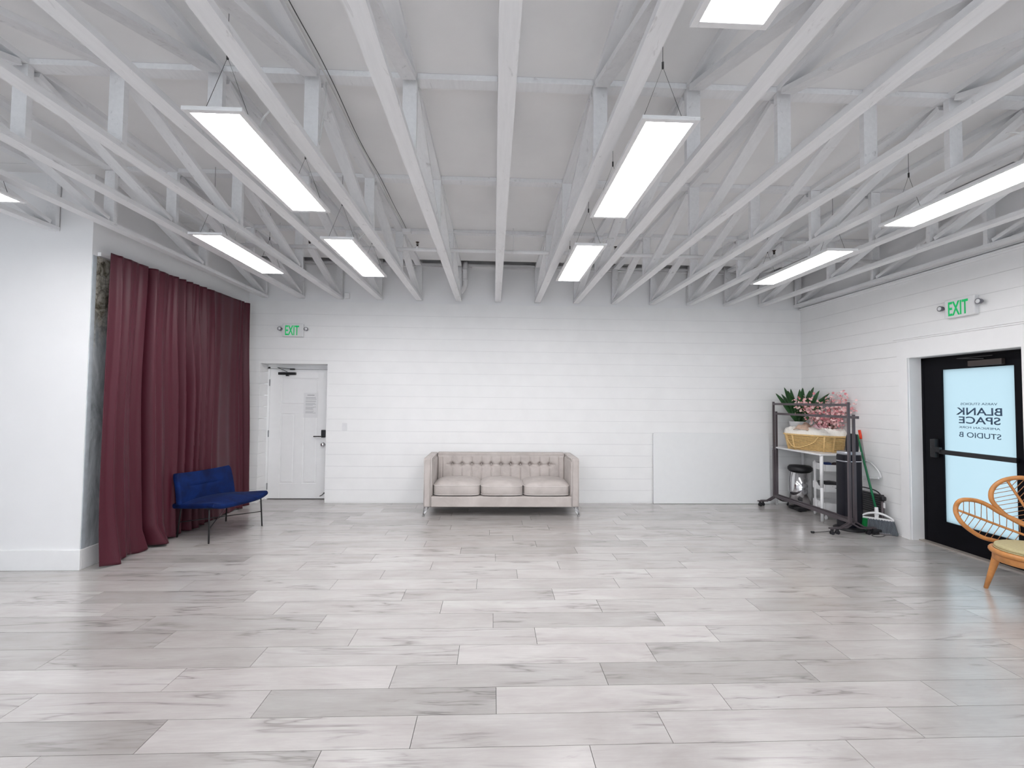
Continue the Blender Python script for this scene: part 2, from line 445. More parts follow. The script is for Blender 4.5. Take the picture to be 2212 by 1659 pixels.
# floor: individual planks with fine gaps over a dark underlay
def make_floor():
    W, Y0, L = 0.2200, 2.158, 1.2135
    joints = {-1: .46, 0: -.361, 1: .033, 2: -.554, 3: -.199, 4: .303, 5: .016, 6: -.377, 7: .508, 8: -.124, 9: .234,
              10: -.569, 11: .038, 12: -.322, 13: .487, 14: .243, 15: -.027, 16: -.509, 17: .389}
    tones = {-1: {-2: .90, -1: 1.0, 0: .98, 1: 1.0, 2: 1.03}, 0: {-2: .88, -1: 1.03, 0: .98, 1: 1.0, 2: .92}, 1: {-2: 1.02, -1: .86, 0: 1.03, 1: 1.0, 2: .93},
             2: {-2: 1.05, -1: .93 + .12, 0: .90, 1: .86, 2: .90}, 3: {-3: .90, -2: .93, -1: .97, 0: 1.06, 1: .88, 2: .93},
             4: {-3: .86, -2: .95, -1: .99, 0: 1.06, 1: .95}, 5: {-2: .88, -1: .97, 0: .90, 1: .99, 2: .96},
             6: {-2: .95, -1: .98, 0: 1.01, 1: .98, 2: .90}, 7: {-1: .95, 0: 1.04, 1: 1.0, 2: .90, 3: 1.0},
             8: {-1: 1.0, 0: .98, 1: 1.0, 2: .95}, 12: {-1: 1.04, 0: .88, 1: .99}, 13: {0: .86, 1: 1.0}, 14: {0: .94, 1: 1.0}}
    rnd = random.Random(3)
    me = bpy.data.meshes.new('floor'); V, Fc, UV, T = [], [], [], []
    g = 0.0014
    rmin = math.floor((YREAR-Y0)/W)-1; rmax = math.ceil((7.75-Y0)/W)
    for r in range(rmin, rmax):
        ya, yb = Y0+r*W, Y0+(r+1)*W
        xj = joints.get(r, rnd.uniform(0, L))
        i0 = math.floor((XFAR-xj)/L)-1; i1 = math.ceil((5.2-xj)/L)+1
        for i in range(i0, i1):
            xa, xb = xj+i*L, xj+(i+1)*L
            # index i counts planks from the joint: plank i spans joint+i*L
            t = tones.get(r, {}).get(i if xj > 0 else i, None)
            if t is None: t = rnd.choice([.88, .93, .96, .99, 1.0, 1.02, 1.04])
            else: t = t*rnd.uniform(.99, 1.01)
            xa2, xb2 = max(xa, XFAR), min(xb, 5.2)
            if xb2-xa2 < 0.01: continue
            b = len(V); sd = rnd.uniform(-60, 60); flip = rnd.choice((-1, 1))
            V += [(xa2+g, ya+g, 0), (xb2-g, ya+g, 0), (xb2-g, yb-g, 0), (xa2+g, yb-g, 0),
                  (xa2+g, ya+g, -.008), (xb2-g, ya+g, -.008), (xb2-g, yb-g, -.008), (xa2+g, yb-g, -.008)]
            fs = [(0, 1, 2, 3), (0, 4, 5, 1), (1, 5, 6, 2), (2, 6, 7, 3), (3, 7, 4, 0)]
            for f in fs:
                Fc.append(tuple(b+k for k in f))
                for k in f:
                    x, y, z = V[b+k]; UV.append(((x-xa)*flip, (y-ya), sd)); T.append(t)
    b = len(V); V += [(XFAR, YREAR, -.006), (5.2, YREAR, -.006), (5.2, 7.75, -.006), (XFAR, 7.75, -.006)]
    Fc.append((b, b+1, b+2, b+3)); UV += [(0, 0, 0)]*4; T += [0.12]*4
    me.from_pydata(V, [], Fc)
    a = me.attributes.new('puv', 'FLOAT_VECTOR', 'CORNER'); a.data.foreach_set('vector', [c for u in UV for c in u])
    a = me.attributes.new('tone', 'FLOAT', 'CORNER'); a.data.foreach_set('value', T)
    me.materials.append(M['floor'])
    o = bpy.data.objects.new('floor', me); COL.objects.link(o); struct(o)
make_floor()

# shiplap walls: boards with open grooves in front of a grooved backing
SEAMS = [3.066, 2.867]
while SEAMS[-1] > 0.178: SEAMS.append(SEAMS[-1]-0.178)
SEAMS.append(0.0)
def shiplap(mb, axis, face, spans_fn, thick=0.018):
    for zt, zb in zip(SEAMS[:-1], SEAMS[1:]):
        for a, b, z0, z1 in spans_fn(zb+0.0016 if zb > 0 else 0, zt-0.0016):
            if axis == 'Y': mb.box((a, face, z0), (b, face+thick, z1))
            else: mb.box((face, a, z0), (face+thick, b, z1))
DX0, DX1, DZ = -3.55, -2.54, 2.105       # back-door opening
def back_spans(z0, z1):
    if z1 <= DZ: return [(XL, DX0, z0, z1), (DX1, XR+.02, z0, z1)]
    if z0 >= DZ: return [(XL, XR+.02, z0, z1)]
    return [(XL, DX0, z0, z1), (DX0, DX1, DZ, z1), (DX1, XR+.02, z0, z1)]
mb = MB(); shiplap(mb, 'Y', YB, back_spans)
wall_back = struct(mb.build('wall_back', M['shiplap']))
mb = MB()
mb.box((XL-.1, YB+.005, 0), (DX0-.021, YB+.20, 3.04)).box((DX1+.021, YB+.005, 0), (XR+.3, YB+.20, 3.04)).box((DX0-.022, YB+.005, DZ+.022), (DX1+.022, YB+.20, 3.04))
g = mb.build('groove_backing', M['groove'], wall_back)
mb = MB().box((XL-.1, YB+.022, 3.04), (XR+.3, YB+.2, 4.0))
mb.build('upper_wall', M['wall'], wall_back)
# small cap on the shiplap
# right wall, with the glass-door opening
GY0, GY1, GZ = 4.055, 5.235, 2.125
def right_spans(z0, z1):
    if z1 <= GZ: return [(YREAR, GY0, z0, z1), (GY1, YB, z0, z1)]
    if z0 >= GZ: return [(YREAR, YB, z0, z1)]
    return [(YREAR, GY0, z0, z1), (GY0, GY1, GZ, z1), (GY1, YB, z0, z1)]
mb = MB(); shiplap(mb, 'X', XR, right_spans)
wall_right = struct(mb.build('wall_right', M['shiplap']))
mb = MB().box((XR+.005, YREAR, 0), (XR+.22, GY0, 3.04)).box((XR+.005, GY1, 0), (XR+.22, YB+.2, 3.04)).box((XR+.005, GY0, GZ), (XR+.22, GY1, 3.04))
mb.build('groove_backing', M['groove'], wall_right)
MB().box((XR+.022, YREAR, 3.04), (XR+.2, YB+.2, 4.0)).build('upper_wall', M['wall'], wall_right)
mb = MB().box((XR-.012, YREAR, 3.04), (XR+.02, YB-.01, 3.062)).box((XR-.03, YREAR, 3.062), (XR+.02, YB-.01, 3.082)).box((XR-.01, YREAR, 3.10), (XR+.02, YB-.01, 3.125))
struct(mb.build('trim_1', M['trim']))
# projecting room on the left
mb = MB().box((XFAR, YF, 0), (XL, YF+.1, 4.0)).box((XL-.1, YF+.1, 0), (XL, YB+.02, 4.0))
struct(mb.build('wall_left', M['wall']))
mb = MB().box((XFAR, YF-.018, 0), (XL+.018, YF, .182)).box((XL, YF, 0), (XL+.018, YB-.001, .182))
struct(mb.build('baseboard_left', M['trim'], bevel=.003))
# outer shell behind the camera
mb = MB().box((XFAR-.1, YREAR, 0), (XFAR, YF+.1, 4.0)); struct(mb.build('wall_far_left', M['wall']))
mb = MB()
wx = [XFAR, -5.6, -3.2, -2.6, -.2, .4, 2.8, XR+.02]
for a, b in ((0, 1), (2, 3), (4, 5), (6, 7)): mb.box((wx[a], YREAR-.1, 0), (wx[b], YREAR, 4.0))
for a, b in ((1, 2), (3, 4), (5, 6)): mb.box((wx[a], YREAR-.1, 0), (wx[b], YREAR, .7)).box((wx[a], YREAR-.1, 2.7), (wx[b], YREAR, 4.0))
struct(mb.build('wall_rear', M['wall']))
for i, (a, b) in enumerate(((1, 2), (3, 4), (5, 6))):
    fr = MB()
    x0, x1 = wx[a], wx[b]
    fr.box((x0, YREAR-.08, .7), (x0+.05, YREAR-.02, 2.7)).box((x1-.05, YREAR-.08, .7), (x1, YREAR-.02, 2.7))
    fr.box((x0, YREAR-.08, .7), (x1, YREAR-.02, .75)).box((x0, YREAR-.08, 2.65), (x1, YREAR-.02, 2.7)).box(((x0+x1)/2-.025, YREAR-.08, .7), ((x0+x1)/2+.025, YREAR-.02, 2.7))
    w = struct(fr.build('window_%d' % (i+1), M['trim']))
    MB().box((x0+.05, YREAR-.053, .75), (x1-.05, YREAR-.047, 2.65)).build('pane', M['clear'], w)
# roof boards + dark boxes standing in for shade above the back wall plate
mb = MB().box((XFAR, YREAR, ZS), (XR+.05, 6.84, ZS+.03)); ceil = struct(mb.build('ceiling', M['sheath']))
MB().box((XFAR, 6.8, ZS+.16), (XR+.2, YB+.2, ZS+.2)).box((XFAR, 6.82, ZS+.03), (XR+.2, 6.838, ZS+.16)).build('gap_shade_boxes', M['dark'], ceil)
seam = MB()
for y in (0.2, 1.55, 2.885, 4.235, 5.585): seam.box((XFAR, y-.002, ZS-.0012), (XR, y+.002, ZS+.001))
seam.build('board_seam', M['groove'], ceil)

# ------------------------------------------------------------------ roof trusses
TX = [(-8, -4.70, -4.66), (-7, -4.10, -4.08), (-6, -3.46, -3.50), (-5, -2.92, -2.95), (-4, -2.345, -2.37), (-3, -1.755, -1.765), (-2, -1.165, -1.163), (-1, -.552, -.553),
      (0, .05, .054), (1, .668, .671), (2, 1.279, 1.281), (3, 1.885, 1.880), (4, 2.462, 2.489), (5, 3.045, 3.09), (6, 3.65, 3.68), (7, 4.235, 4.25), (8, 4.815, 4.83)]
TLAB = {-8: 'white timber roof truss at far left ending on the plain wall, the outer of two',
        -7: 'white timber roof truss ending on the plain wall just left of the curtain corner',
        -6: 'white timber roof truss running close along the wall above the maroon curtain',
        -5: 'white timber roof truss second in from the wall with the maroon curtain',
        -4: 'white timber roof truss ending just right of the exit sign over the white door',
        -3: 'x',
        -2: 'white timber roof truss carrying the white cables along its top chord',
        -1: 'white timber roof truss next left of the middle one, ending by the white vent pipe',
        0: 'white timber roof truss seen edge-on in the middle of the ceiling, above the sofa',
        1: 'white timber roof truss just right of the edge-on middle one',
        2: 'white timber roof truss directly right of the two centre-right panel lights',
        3: 'white timber roof truss second to the right of the centre-right panel lights',
        4: 'white timber roof truss third to the right of the centre-right panel lights',
        5: 'white timber roof truss directly left of the far-right panel lights',
        6: 'white timber roof truss directly right of the far-right panel lights',
        7: 'white timber roof truss second in from the right wall',
        8: 'white timber roof truss running close along the right shiplap wall'}
TLAB[-3] = 'white timber roof truss directly right of the left-centre panel lights'
NODES = [-3.85, -2.5, -1.15, .2, 1.55, 2.9, 4.25, 5.6, 7.085]
for k, xn, xf in TX:
    yend = YF-.004 if k in (-7, -8) else YB-.001
    X = lambda y, xn=xn, xf=xf: xn+(xf-xn)*(y-1.7)/(7.1-1.7)
    root = thing('roof_truss', TLAB[k], 'roof truss', (X(yend), yend, 3.11), group='white timber roof trusses')
    O = Vector(root.location)
    def bar(name, p, q, h=.038, w=.089):
        MB().bar(Vector(p)-O, Vector(q)-O, w, h, up=(0, 0, 1) if abs(Vector(q)[1]-Vector(p)[1]) > .02 else (0, 1, 0)).build(name, M['lumber'], root)
    # bottom chord in two lengths butting at a splice
    ysp = 4.25+(0.12 if k % 2 else -.05)
    if k in (-7, -8): ysp = 1.5
    bar('bottom_chord', (X(YREAR+.05), YREAR+.05, 3.129), (X(ysp-.001), ysp-.001, 3.129))
    bar('bottom_chord', (X(ysp+.001), ysp+.001, 3.1292), (X(yend), yend, 3.1285))
    bar('top_chord', (X(YREAR+.05), YREAR+.05, 3.641), (X(min(yend, 6.995)), min(yend, 6.995), 3.641))
    nodes = [y for y in NODES if y < yend-.01]
    if k in (-7, -8): nodes[-1] = YF-.03
    for i, y in enumerate(nodes):
        zt = 3.62 if y < 7 else 3.72
        MB().box((X(y)-.0445-O.x, y-.019-O.y, 3.149-O.z), (X(y)+.0445-O.x, y+.019-O.y, zt-O.z)).build('vertical_web', M['lumber'], root)
    for a, b in zip(nodes[:-1], nodes[1:]):
        if a >= 2.8: p, q = (X(a+.05), a+.055, 3.602), (X(b-.05), b-.06, 3.166)
        else: p, q = (X(a+.05), a+.055, 3.166), (X(b-.05), b-.06, 3.602)
        bar('diagonal_web', p, q, .036, .0885)

# flat blocking between the trusses at each panel line
tn = 2
xs = [(a, b) for _, a, b in TX]
for y in (.2, 1.55, 2.9, 4.25, 5.6):
    mb = MB()
    for i in range(len(TX)-1):
        if i < 2 and y > 4.2: continue
        xa = xs[i][0]+(xs[i][1]-xs[i][0])*(y-1.7)/5.4+.046; xb = xs[i+1][0]+(xs[i+1][1]-xs[i+1][0])*(y-1.7)/5.4-.046
        mb.box((xa, y-.015, ZS-.038), (xb, y+.074, ZS-.0015))
    struct(mb.build('trim_%d' % tn, M['lumber'])); tn += 1
# wall plate under the dark gap, conduit below it
mb = MB().box((XL, YB-.055, 3.645), (XR, YB+.02, 3.682))
struct(mb.build('trim_%d' % tn, M['trim'])); tn += 1

tag(MB().tube([(.0, YB-.03, 3.635), (4.2, YB-.03, 3.62)], .013, 8).tube([(-3.2, YB-.03, 3.63), (-.35, YB-.03, 3.635)], .012, 8).build('electrical_conduit', M['pvc']),
    'thin white conduit running along the back wall just under the wall plate', 'conduit')

# sprinkler pipe
root = thing('sprinkler_pipe', 'long white sprinkler pipe crossing all the trusses near the back wall', 'pipe', (.05, 5.5, 3.372))
MB().tube([(-3.6, 0, .012), (4.8, 0, -.018)], .023, 12).build('pipe', M['pvc'], root)
for x in (-2.25, -.98, 1.42, 3.4):
    h = MB().lathe([(.024, 0), (.024, .03), (.016, .034), (.016, .04)], (x, 0, .0), 12).build('fitting', M['pvc'], root)
    MB().lathe([(.011, .04), (.011, .058), (.006, .06), (.005, .085), (.02, .088), (.022, .093)], (x, 0, 0), 12).bar((x-.013, 0, .058), (x-.009, 0, .09), .005, .005, up=(0, 1, 0)).bar((x+.013, 0, .058), (x+.009, 0, .09), .005, .005, up=(0, 1, 0)).build('sprinkler_head', M['brass'], root)
for x in (-2.6, .17, 2.75):
    MB().tube([(x, 0, .02), (x, 0, ZS-3.372-.001)], .004, 6).lathe([(.027, -.008), (.027, .008)], (x, 0, 0), 12, 'X').build('hanger_rod', M['pvc'], root)

# vent pipe in the upper corner of the back wall
o = MB().tube(smoothpts([(-.455, YB-.10, 3.70), (-.455, YB-.10, 3.42), (-.458, YB-.09, 3.33), (-.50, YB-.055, 3.27), (-.545, YB-.02, 3.24), (-.56, YB+.018, 3.235)], 6), .037, 14)
o.lathe([(.042, 0), (.042, .03)], (-.455, YB-.10, 3.56), 14).lathe([(.042, 0), (.042, .03)], (-.455, YB-.10, 3.40), 14)
tag(o.build('vent_pipe', M['pvc']), 'white plastic vent pipe with elbow on the upper back wall above the sofa', 'pipe')

# cables and an imitated cable shadow along truss -2 and junction box
pts = [(-1.075, y, 3.60 + .012*math.sin(y*5)) for y in [YREAR+.3+i*.35 for i in range(30)] if y < 5.45]
c1 = MB().tube(smoothpts(pts, 3), .005, 6)
tag(c1.build('electrical_cable', M['wood_cord']), 'thin white cable clipped along the truss left of centre', 'cable')
c2 = MB().tube(smoothpts([(p[0]+.022, p[1]+.05, p[2]-.008+.012*math.sin(p[1]*3)) for p in pts], 3), .0028, 6)  # dark tube stands in for the shadow beside the white cable
tag(c2.build('electrical_cable', M['wire']), 'thin dark line standing in for the shadow of the white cable on the truss left of centre', 'cable')
c3 = MB().tube(smoothpts([(-1.09, 2.92, 3.60), (-1.085, 2.90, 3.45), (-1.10, 2.89, 3.28), (-1.115, 2.90, 3.20), (-1.15, 2.95, 3.155)], 5), .005, 6)
tag(c3.build('electrical_cable', M['wood_cord']), 'white cable dropping down a truss upright beside the left centre panel light', 'cable')
jb = MB().box((-1.10, 5.42, 3.555), (-1.0, 5.50, 3.60)).tube([(-1.0, 5.46, 3.58), (-.9, 5.47, 3.585), (-.86, 5.5, 3.60), (.6, 5.57, 3.60)], .006, 6)
tag(jb.build('junction_box', M['pvc'], bevel=.003), 'small white junction box near the roof by the sprinkler pipe', 'junction box')
tag(MB().box((-2.30, YB-.035, 3.12), (-2.23, YB+.02, 3.20)).build('junction_box', M['pvc'], bevel=.003), 'small white box on the upper back wall above the light switch', 'junction box')

# ------------------------------------------------------------------ panel lights
def make_panel(label, x, y0, y1, z=3.0, cord_side=1):
    yc = (y0+y1)/2; w, l = .296, (y1-y0)+.055
    r = thing('panel_light', label, 'ceiling light', (x, yc, z), group='suspended panel lights')
    fr = MB(); a, b = w/2, l/2; t = .027
    fr.box((-a, -b, 0), (-a+t, b, .014)).box((a-t, -b, 0), (a, b, .014)).box((-a+t, -b, 0), (a-t, -b+t, .014)).box((-a+t, b-t, 0), (a-t, b, .014))
    fr.box((-a, -b, .014), (a, b, .02))
    fr.build('frame', M['white_metal'], r, bevel=.001)
    MB().box((-a+t, -b+t, .004), (a-t, b-t, .008)).build('diffuser', M['lamp'], r)
    MB().box((.03*cord_side, -.28, .021), (.09*cord_side, .14, .055)).build('driver_box', M['grey_metal'], r)
    for yy in (-b+.12, b-.12):
        MB().tube([(-a+.02, yy, .02), (0, yy, .36), (a-.02, yy, .02)], .0016, 5).tube([(0, yy, .36), (0, yy, ZS-z-.001)], .0016, 5).lathe([(.006, .35), (.006, .385)], (0, yy, 0), 8).build('hanging_wire', M['wire'], r)
    MB().tube(smoothpts([(.07*cord_side, -.28, .04), (.12*cord_side, -.38, .09), (.2*cord_side, -.42, .14), (.27*cord_side, -.40, .155)], 5), .005, 6).build('power_cord', M['wood_cord'], r)
    return r
make_panel('panel light left of centre in the nearer row, above the white door side', -1.41, 2.315, 3.50)
make_panel('panel light right of centre in the nearer row', .88, 2.26, 3.47)
make_panel('panel light at far left in the farther row, in front of the curtain', -2.53, 4.10, 5.31, cord_side=1)
make_panel('panel light left of centre in the farther row', -1.405, 4.13, 5.355)
make_panel('panel light right of centre in the farther row', .873, 4.14, 5.375)
make_panel('panel light at the right in the farther row, near the exit sign', 3.22, 4.12, 5.353, cord_side=-1)
make_panel('panel light cut by the right edge of the picture, nearer row', 3.22, 2.29, 3.50, cord_side=-1)
make_panel('panel light cut by the top edge of the picture', .875, .43, 1.64)
make_panel('panel light cut by the left edge of the picture', -3.61, 2.27, 3.475)
REAR = 'suspended panel light in the row behind the viewer'
for x in (-3.6, -1.4, .87, 3.2):
    make_panel(REAR, x, -2.6, -1.4)

# ------------------------------------------------------------------ back door
D = struct(MB().box((-3.512, 7.40, .012), (-2.60, 7.44, 2.035)).build('door_1', M['trim']))
st = MB()
yf = 7.388
def rect(a, b, z0, z1): st.box((a, yf, z0), (b, 7.402, z1))
rect(-3.512, -3.335, .012, 2.035); rect(-2.765, -2.60, .012, 2.035)
rect(-3.335, -2.765, 1.895, 2.035); rect(-3.335, -2.765, 1.335, 1.475); rect(-3.335, -2.765, .012, .245)
rect(-3.115, -2.985, .245, 1.335)
st.build('stile_and_rail', M['trim'], D, bevel=.003)
pm = MB()
for a, b, z0, z1 in ((-3.315, -2.785, 1.495, 1.875), (-3.315, -3.135, .265, 1.315), (-2.965, -2.785, .265, 1.315)):
    pm.box((a, 7.391, z0), (b, 7.402, z1))
pm.build('raised_panel', M['trim'], D, bevel=.006)
for z in (1.82, 1.02, .20):
    MB().box((-3.524, 7.380, z-.05), (-3.508, 7.396, z+.05)).tube([(-3.516, 7.385, z-.052), (-3.516, 7.385, z+.052)], .006, 8).build('hinge', M['steel_hinge'], D)
kb = MB().box((-2.70, 7.37, .965), (-2.632, 7.393, 1.085)).build('keypad_lock', M['black_plastic'], D, bevel=.008)
MB().tube([(-2.66, 7.375, .985), (-2.66, 7.335, .985), (-2.67, 7.33, .985), (-2.80, 7.33, .985)], .009, 8).build('lever_handle', M['black_metal'], kb)
MB().lathe([(.032, 0), (.032, -.012), (.012, -.016), (.012, -.03), (.026, -.04), (.03, -.055), (.02, -.066), (.001, -.068)], (-2.665, 7.393, .855), 20, 'Y').build('door_knob', M['chrome'], D)
cl = MB().box((-3.375, 7.345, 1.945), (-3.11, 7.392, 1.985)).box((-3.26, 7.35, 1.925), (-3.22, 7.39, 1.946)).build('door_closer', M['black_metal'], D, bevel=.004)
MB().bar((-3.24, 7.365, 1.992), (-3.37, 7.31, 2.055), .018, .008).bar((-3.37, 7.31, 2.055), (-3.17, 7.372, 2.035), .014, .008).box((-3.20, 7.355, 2.025), (-3.13, 7.385, 2.045)).build('closer_arm', M['black_metal'], cl)
MB().tube([(-2.70, 7.385, .05), (-2.66, 7.37, .07), (-2.63, 7.36, .10)], .006, 6).lathe([(.012, 0), (.012, .015)], (-2.625, 7.36, .095), 10).build('door_stop', M['black_plastic'], D)
# door frame (casing return)
mb = MB().box((DX0-.002, 7.395, 0), (-3.517, 7.5, 2.07)).box((-2.597, 7.395, 0), (DX1+.03, 7.5, 2.07)).box((DX0-.002, 7.395, 2.04), (DX1+.03, 7.5, DZ+.1))
mb.box((DX1, YB+.019, 0), (DX1+.02, 7.5, DZ)).box((DX0-.2, 7.5, 0), (DX1+.2, 7.55, 2.5)).box((DX0-.02, YB+.019, DZ), (DX1+.02, 7.5, DZ+.021))
struct(mb.build('trim_%d' % tn, M['trim'])); tn += 1
# shiplap-clad left reveal
mb = MB()
for zt, zb in zip(SEAMS[:-1], SEAMS[1:]):
    if zb < DZ: mb.box((DX0-.02, YB+.019, max(zb, 0)+.0016), (DX0-.0003, 7.395, min(zt, DZ)-.0016))
struct(mb.build('trim_%d' % tn, M['shiplap'])); tn += 1

# paper notice on the door
n = thing('paper_notice', 'printed white notice in a clear sleeve taped to the white door', 'notice', (-2.87, 7.391, 1.475))
MB().box((-.115, -.004, -.20), (.105, -.0015, .19)).build('sheet', M['paper'], n)
ln = MB(); z = .155; rr = random.Random(5)
ln.box((-.06, -.0052, z-.006), (.05, -.0042, z+.002)); z -= .035
while z > -.15:
    for _ in range(rr.choice((2, 3, 3, 4))):
        if z < -.15: break
        ln.box((-.085, -.0052, z-.0035), (rr.uniform(.02, .085), -.0042, z)); z -= .0135
    z -= .014
ln.build('print', M['ink'], n)
# light switch
s_ = thing('light_switch', 'white light switch plate on the shiplap beside the white door', 'switch', (-2.262, YB, 1.15))
MB().box((-.036, -.006, -.058), (.036, -.0005, .058)).build('plate', M['white_plastic'], s_, bevel=.002)
MB().box((-.018, -.010, -.034), (.018, -.0062, .034)).build('rocker', M['white_plastic'], s_, bevel=.002)

# ------------------------------------------------------------------ exit signs
def exit_sign(label, loc, rz):
    r = thing('exit_sign', label, 'exit sign', loc, rz)          # faces local -Y
    MB().box((-.155, -.052, -.10), (.155, -.001, .10)).build('housing', M['white_plastic'], r, bevel=.008)
    # rz: rotation handled by the empty
    text_mesh('lettering', 'EXIT', M['exit_green'], r, (-.112, -.054, -.078), (1, 0, 0), (0, 0, 1), .205, .148, .012, .003)
    for s in (-1, 1):
        MB().tube([(s*.155, -.03, .02), (s*.18, -.035, .02)], .008, 8).lathe([(.016, .0), (.026, -.02), (.029, -.045), (.029, -.05)], (s*.198, -.015, .02), 18, 'Y').build('lamp_head', M['bulb'], r)
        MB().lathe([(.022, 0), (.021, -.004), (.008, -.008)], (s*.198, -.064, .02), 18, 'Y').build('lamp_lens', M['lens'], r)
    return r
exit_sign('green-lettered exit sign on the back wall above the white door', (-3.055, YB, 2.612), 0)
exit_sign('green-lettered exit sign on the right wall above the glass door', (XR, 4.585, 2.60), PI/2*-1)

# ------------------------------------------------------------------ glass door on the right
mb = MB().box((XR-.022, GY1, 0), (XR+.001, GY1+.115, 2.125)).box((XR-.022, GY0-.115, 0), (XR+.001, GY0, 2.125))
mb.box((XR-.022, GY0-.135, 2.125), (XR+.001, GY1+.135, 2.335)).box((XR-.036, GY0-.145, 2.335), (XR+.001, GY1+.145, 2.352)).box((XR-.05, GY0-.16, 2.352), (XR+.001, GY1+.16, 2.372))
mb.box((XR, GY1-.006, 0), (XR+.15, GY1+.01, 2.127)).box((XR, GY0-.01, 0), (XR+.15, GY0+.006, 2.127)).box((XR, GY0, GZ-.004), (XR+.15, GY1, GZ+.01))
struct(mb.build('trim_%d' % tn, M['trim'])); tn += 1
XD = 5.045
fr = MB()
ya, yb, za, zb = GY0+.006, GY1-.006, .012, GZ-.005
fr.box((XD, ya, 0), (XD+.06, ya+.03, zb)).box((XD, yb-.03, 0), (XD+.06, yb, zb)).box((XD, ya, zb-.03), (XD+.06, yb, zb))
Dr = struct(fr.build('door_2', M['frame_black']))
lf = MB()
gy0, gy1, gz0, gz1 = 4.262, 4.985, .275, 1.972
lf.box((XD+.004, ya+.03, za), (XD+.05, gy0, zb-.03)).box((XD+.004, gy1, za), (XD+.05, yb-.03, zb-.03))
lf.box((XD+.004, gy0, za), (XD+.05, gy1, gz0)).box((XD+.004, gy0, gz1), (XD+.05, gy1, zb-.03))
lf.build('leaf_frame', M['frame_black'], Dr)
gp = MB().box((XD+.023, gy0, gz0), (XD+.029, gy1, gz1)).build('glass_pane', M['clear'], Dr)
MB().add([(XD+.0225, gy0, gz0), (XD+.0225, gy1, gz0), (XD+.0225, gy1, gz1), (XD+.0225, gy0, gz1)], [(0, 1, 2, 3)]).build('frosted_film', M['film'], gp)
MB().box((XD+.0, gy0-.03, 1.025), (XD-.035, gy1+.02, 1.075)).build('push_bar', M['black_metal'], Dr, bevel=.006)
MB().box((XD-.055, 5.03, .98), (XD+.002, 5.085, 1.19)).lathe([(.03, 0), (.034, -.02), (.03, -.05), (.012, -.06)], (XD+.002, 5.06, 1.10), 16, 'X').box((XD-.05, 4.985, 1.04), (XD-.005, 5.04, 1.10)).build('latch_body', M['black_metal'], Dr, bevel=.006)
MB().box((XD-.04, 4.335, 1.985), (XD+.004, 4.66, 2.045)).build('closer_body', simple('dark_bronze', srgb(58, 50, 48), .5), Dr, bevel=.004)
MB().bar((XD-.03, 4.5, 2.055), (XD-.09, 4.72, 2.075), .02, .008).bar((XD-.09, 4.72, 2.075), (XD-.005, 4.44, 2.085), .016, .008).build('closer_arm', M['black_metal'], Dr)
MB().box((XD-.07, ya, 0), (XD+.08, yb, .011)).build('threshold', M['threshold'], Dr)
for body, a, b, z0, z1, off in (('VARSA STUDIOS', 4.435, 4.80, 1.578, 1.602, .0), ('BLANK', 4.392, 4.85, 1.472, 1.550, .012), ('SPACE', 4.410, 4.822, 1.380, 1.455, .012),
                                ('AMERICAN FORK', 4.414, 4.824, 1.328, 1.350, .0), ('STUDIO B', 4.407, 4.822, 1.233, 1.288, .004)):
    text_mesh('lettering', body, M['letter_blue'], gp, (XD+.0215, a, z0), (0, 1, 0), (0, 0, 1), b-a, z1-z0, off, .001)

# ------------------------------------------------------------------ mural backdrop and curtain
mu = thing('printed_backdrop', 'narrow strip of grey rock and foliage backdrop showing left of the maroon curtain', 'backdrop', (XL, 4.43, .184))
MB().box((.0005, -.024, 0), (.006, .018, 2.715)).build('edge_strip', M['mural_edge'], mu)
MB().box((.0005, .0182, .0), (.004, .9, 2.715)).build('print', M['mural'], mu)
tag(MB().box((XL+.0005, 4.46, 2.905), (XL+.03, 7.06, 2.94)).build('curtain_batten', M['trim']), 'white wooden batten along the top edge of the maroon curtain', 'batten')

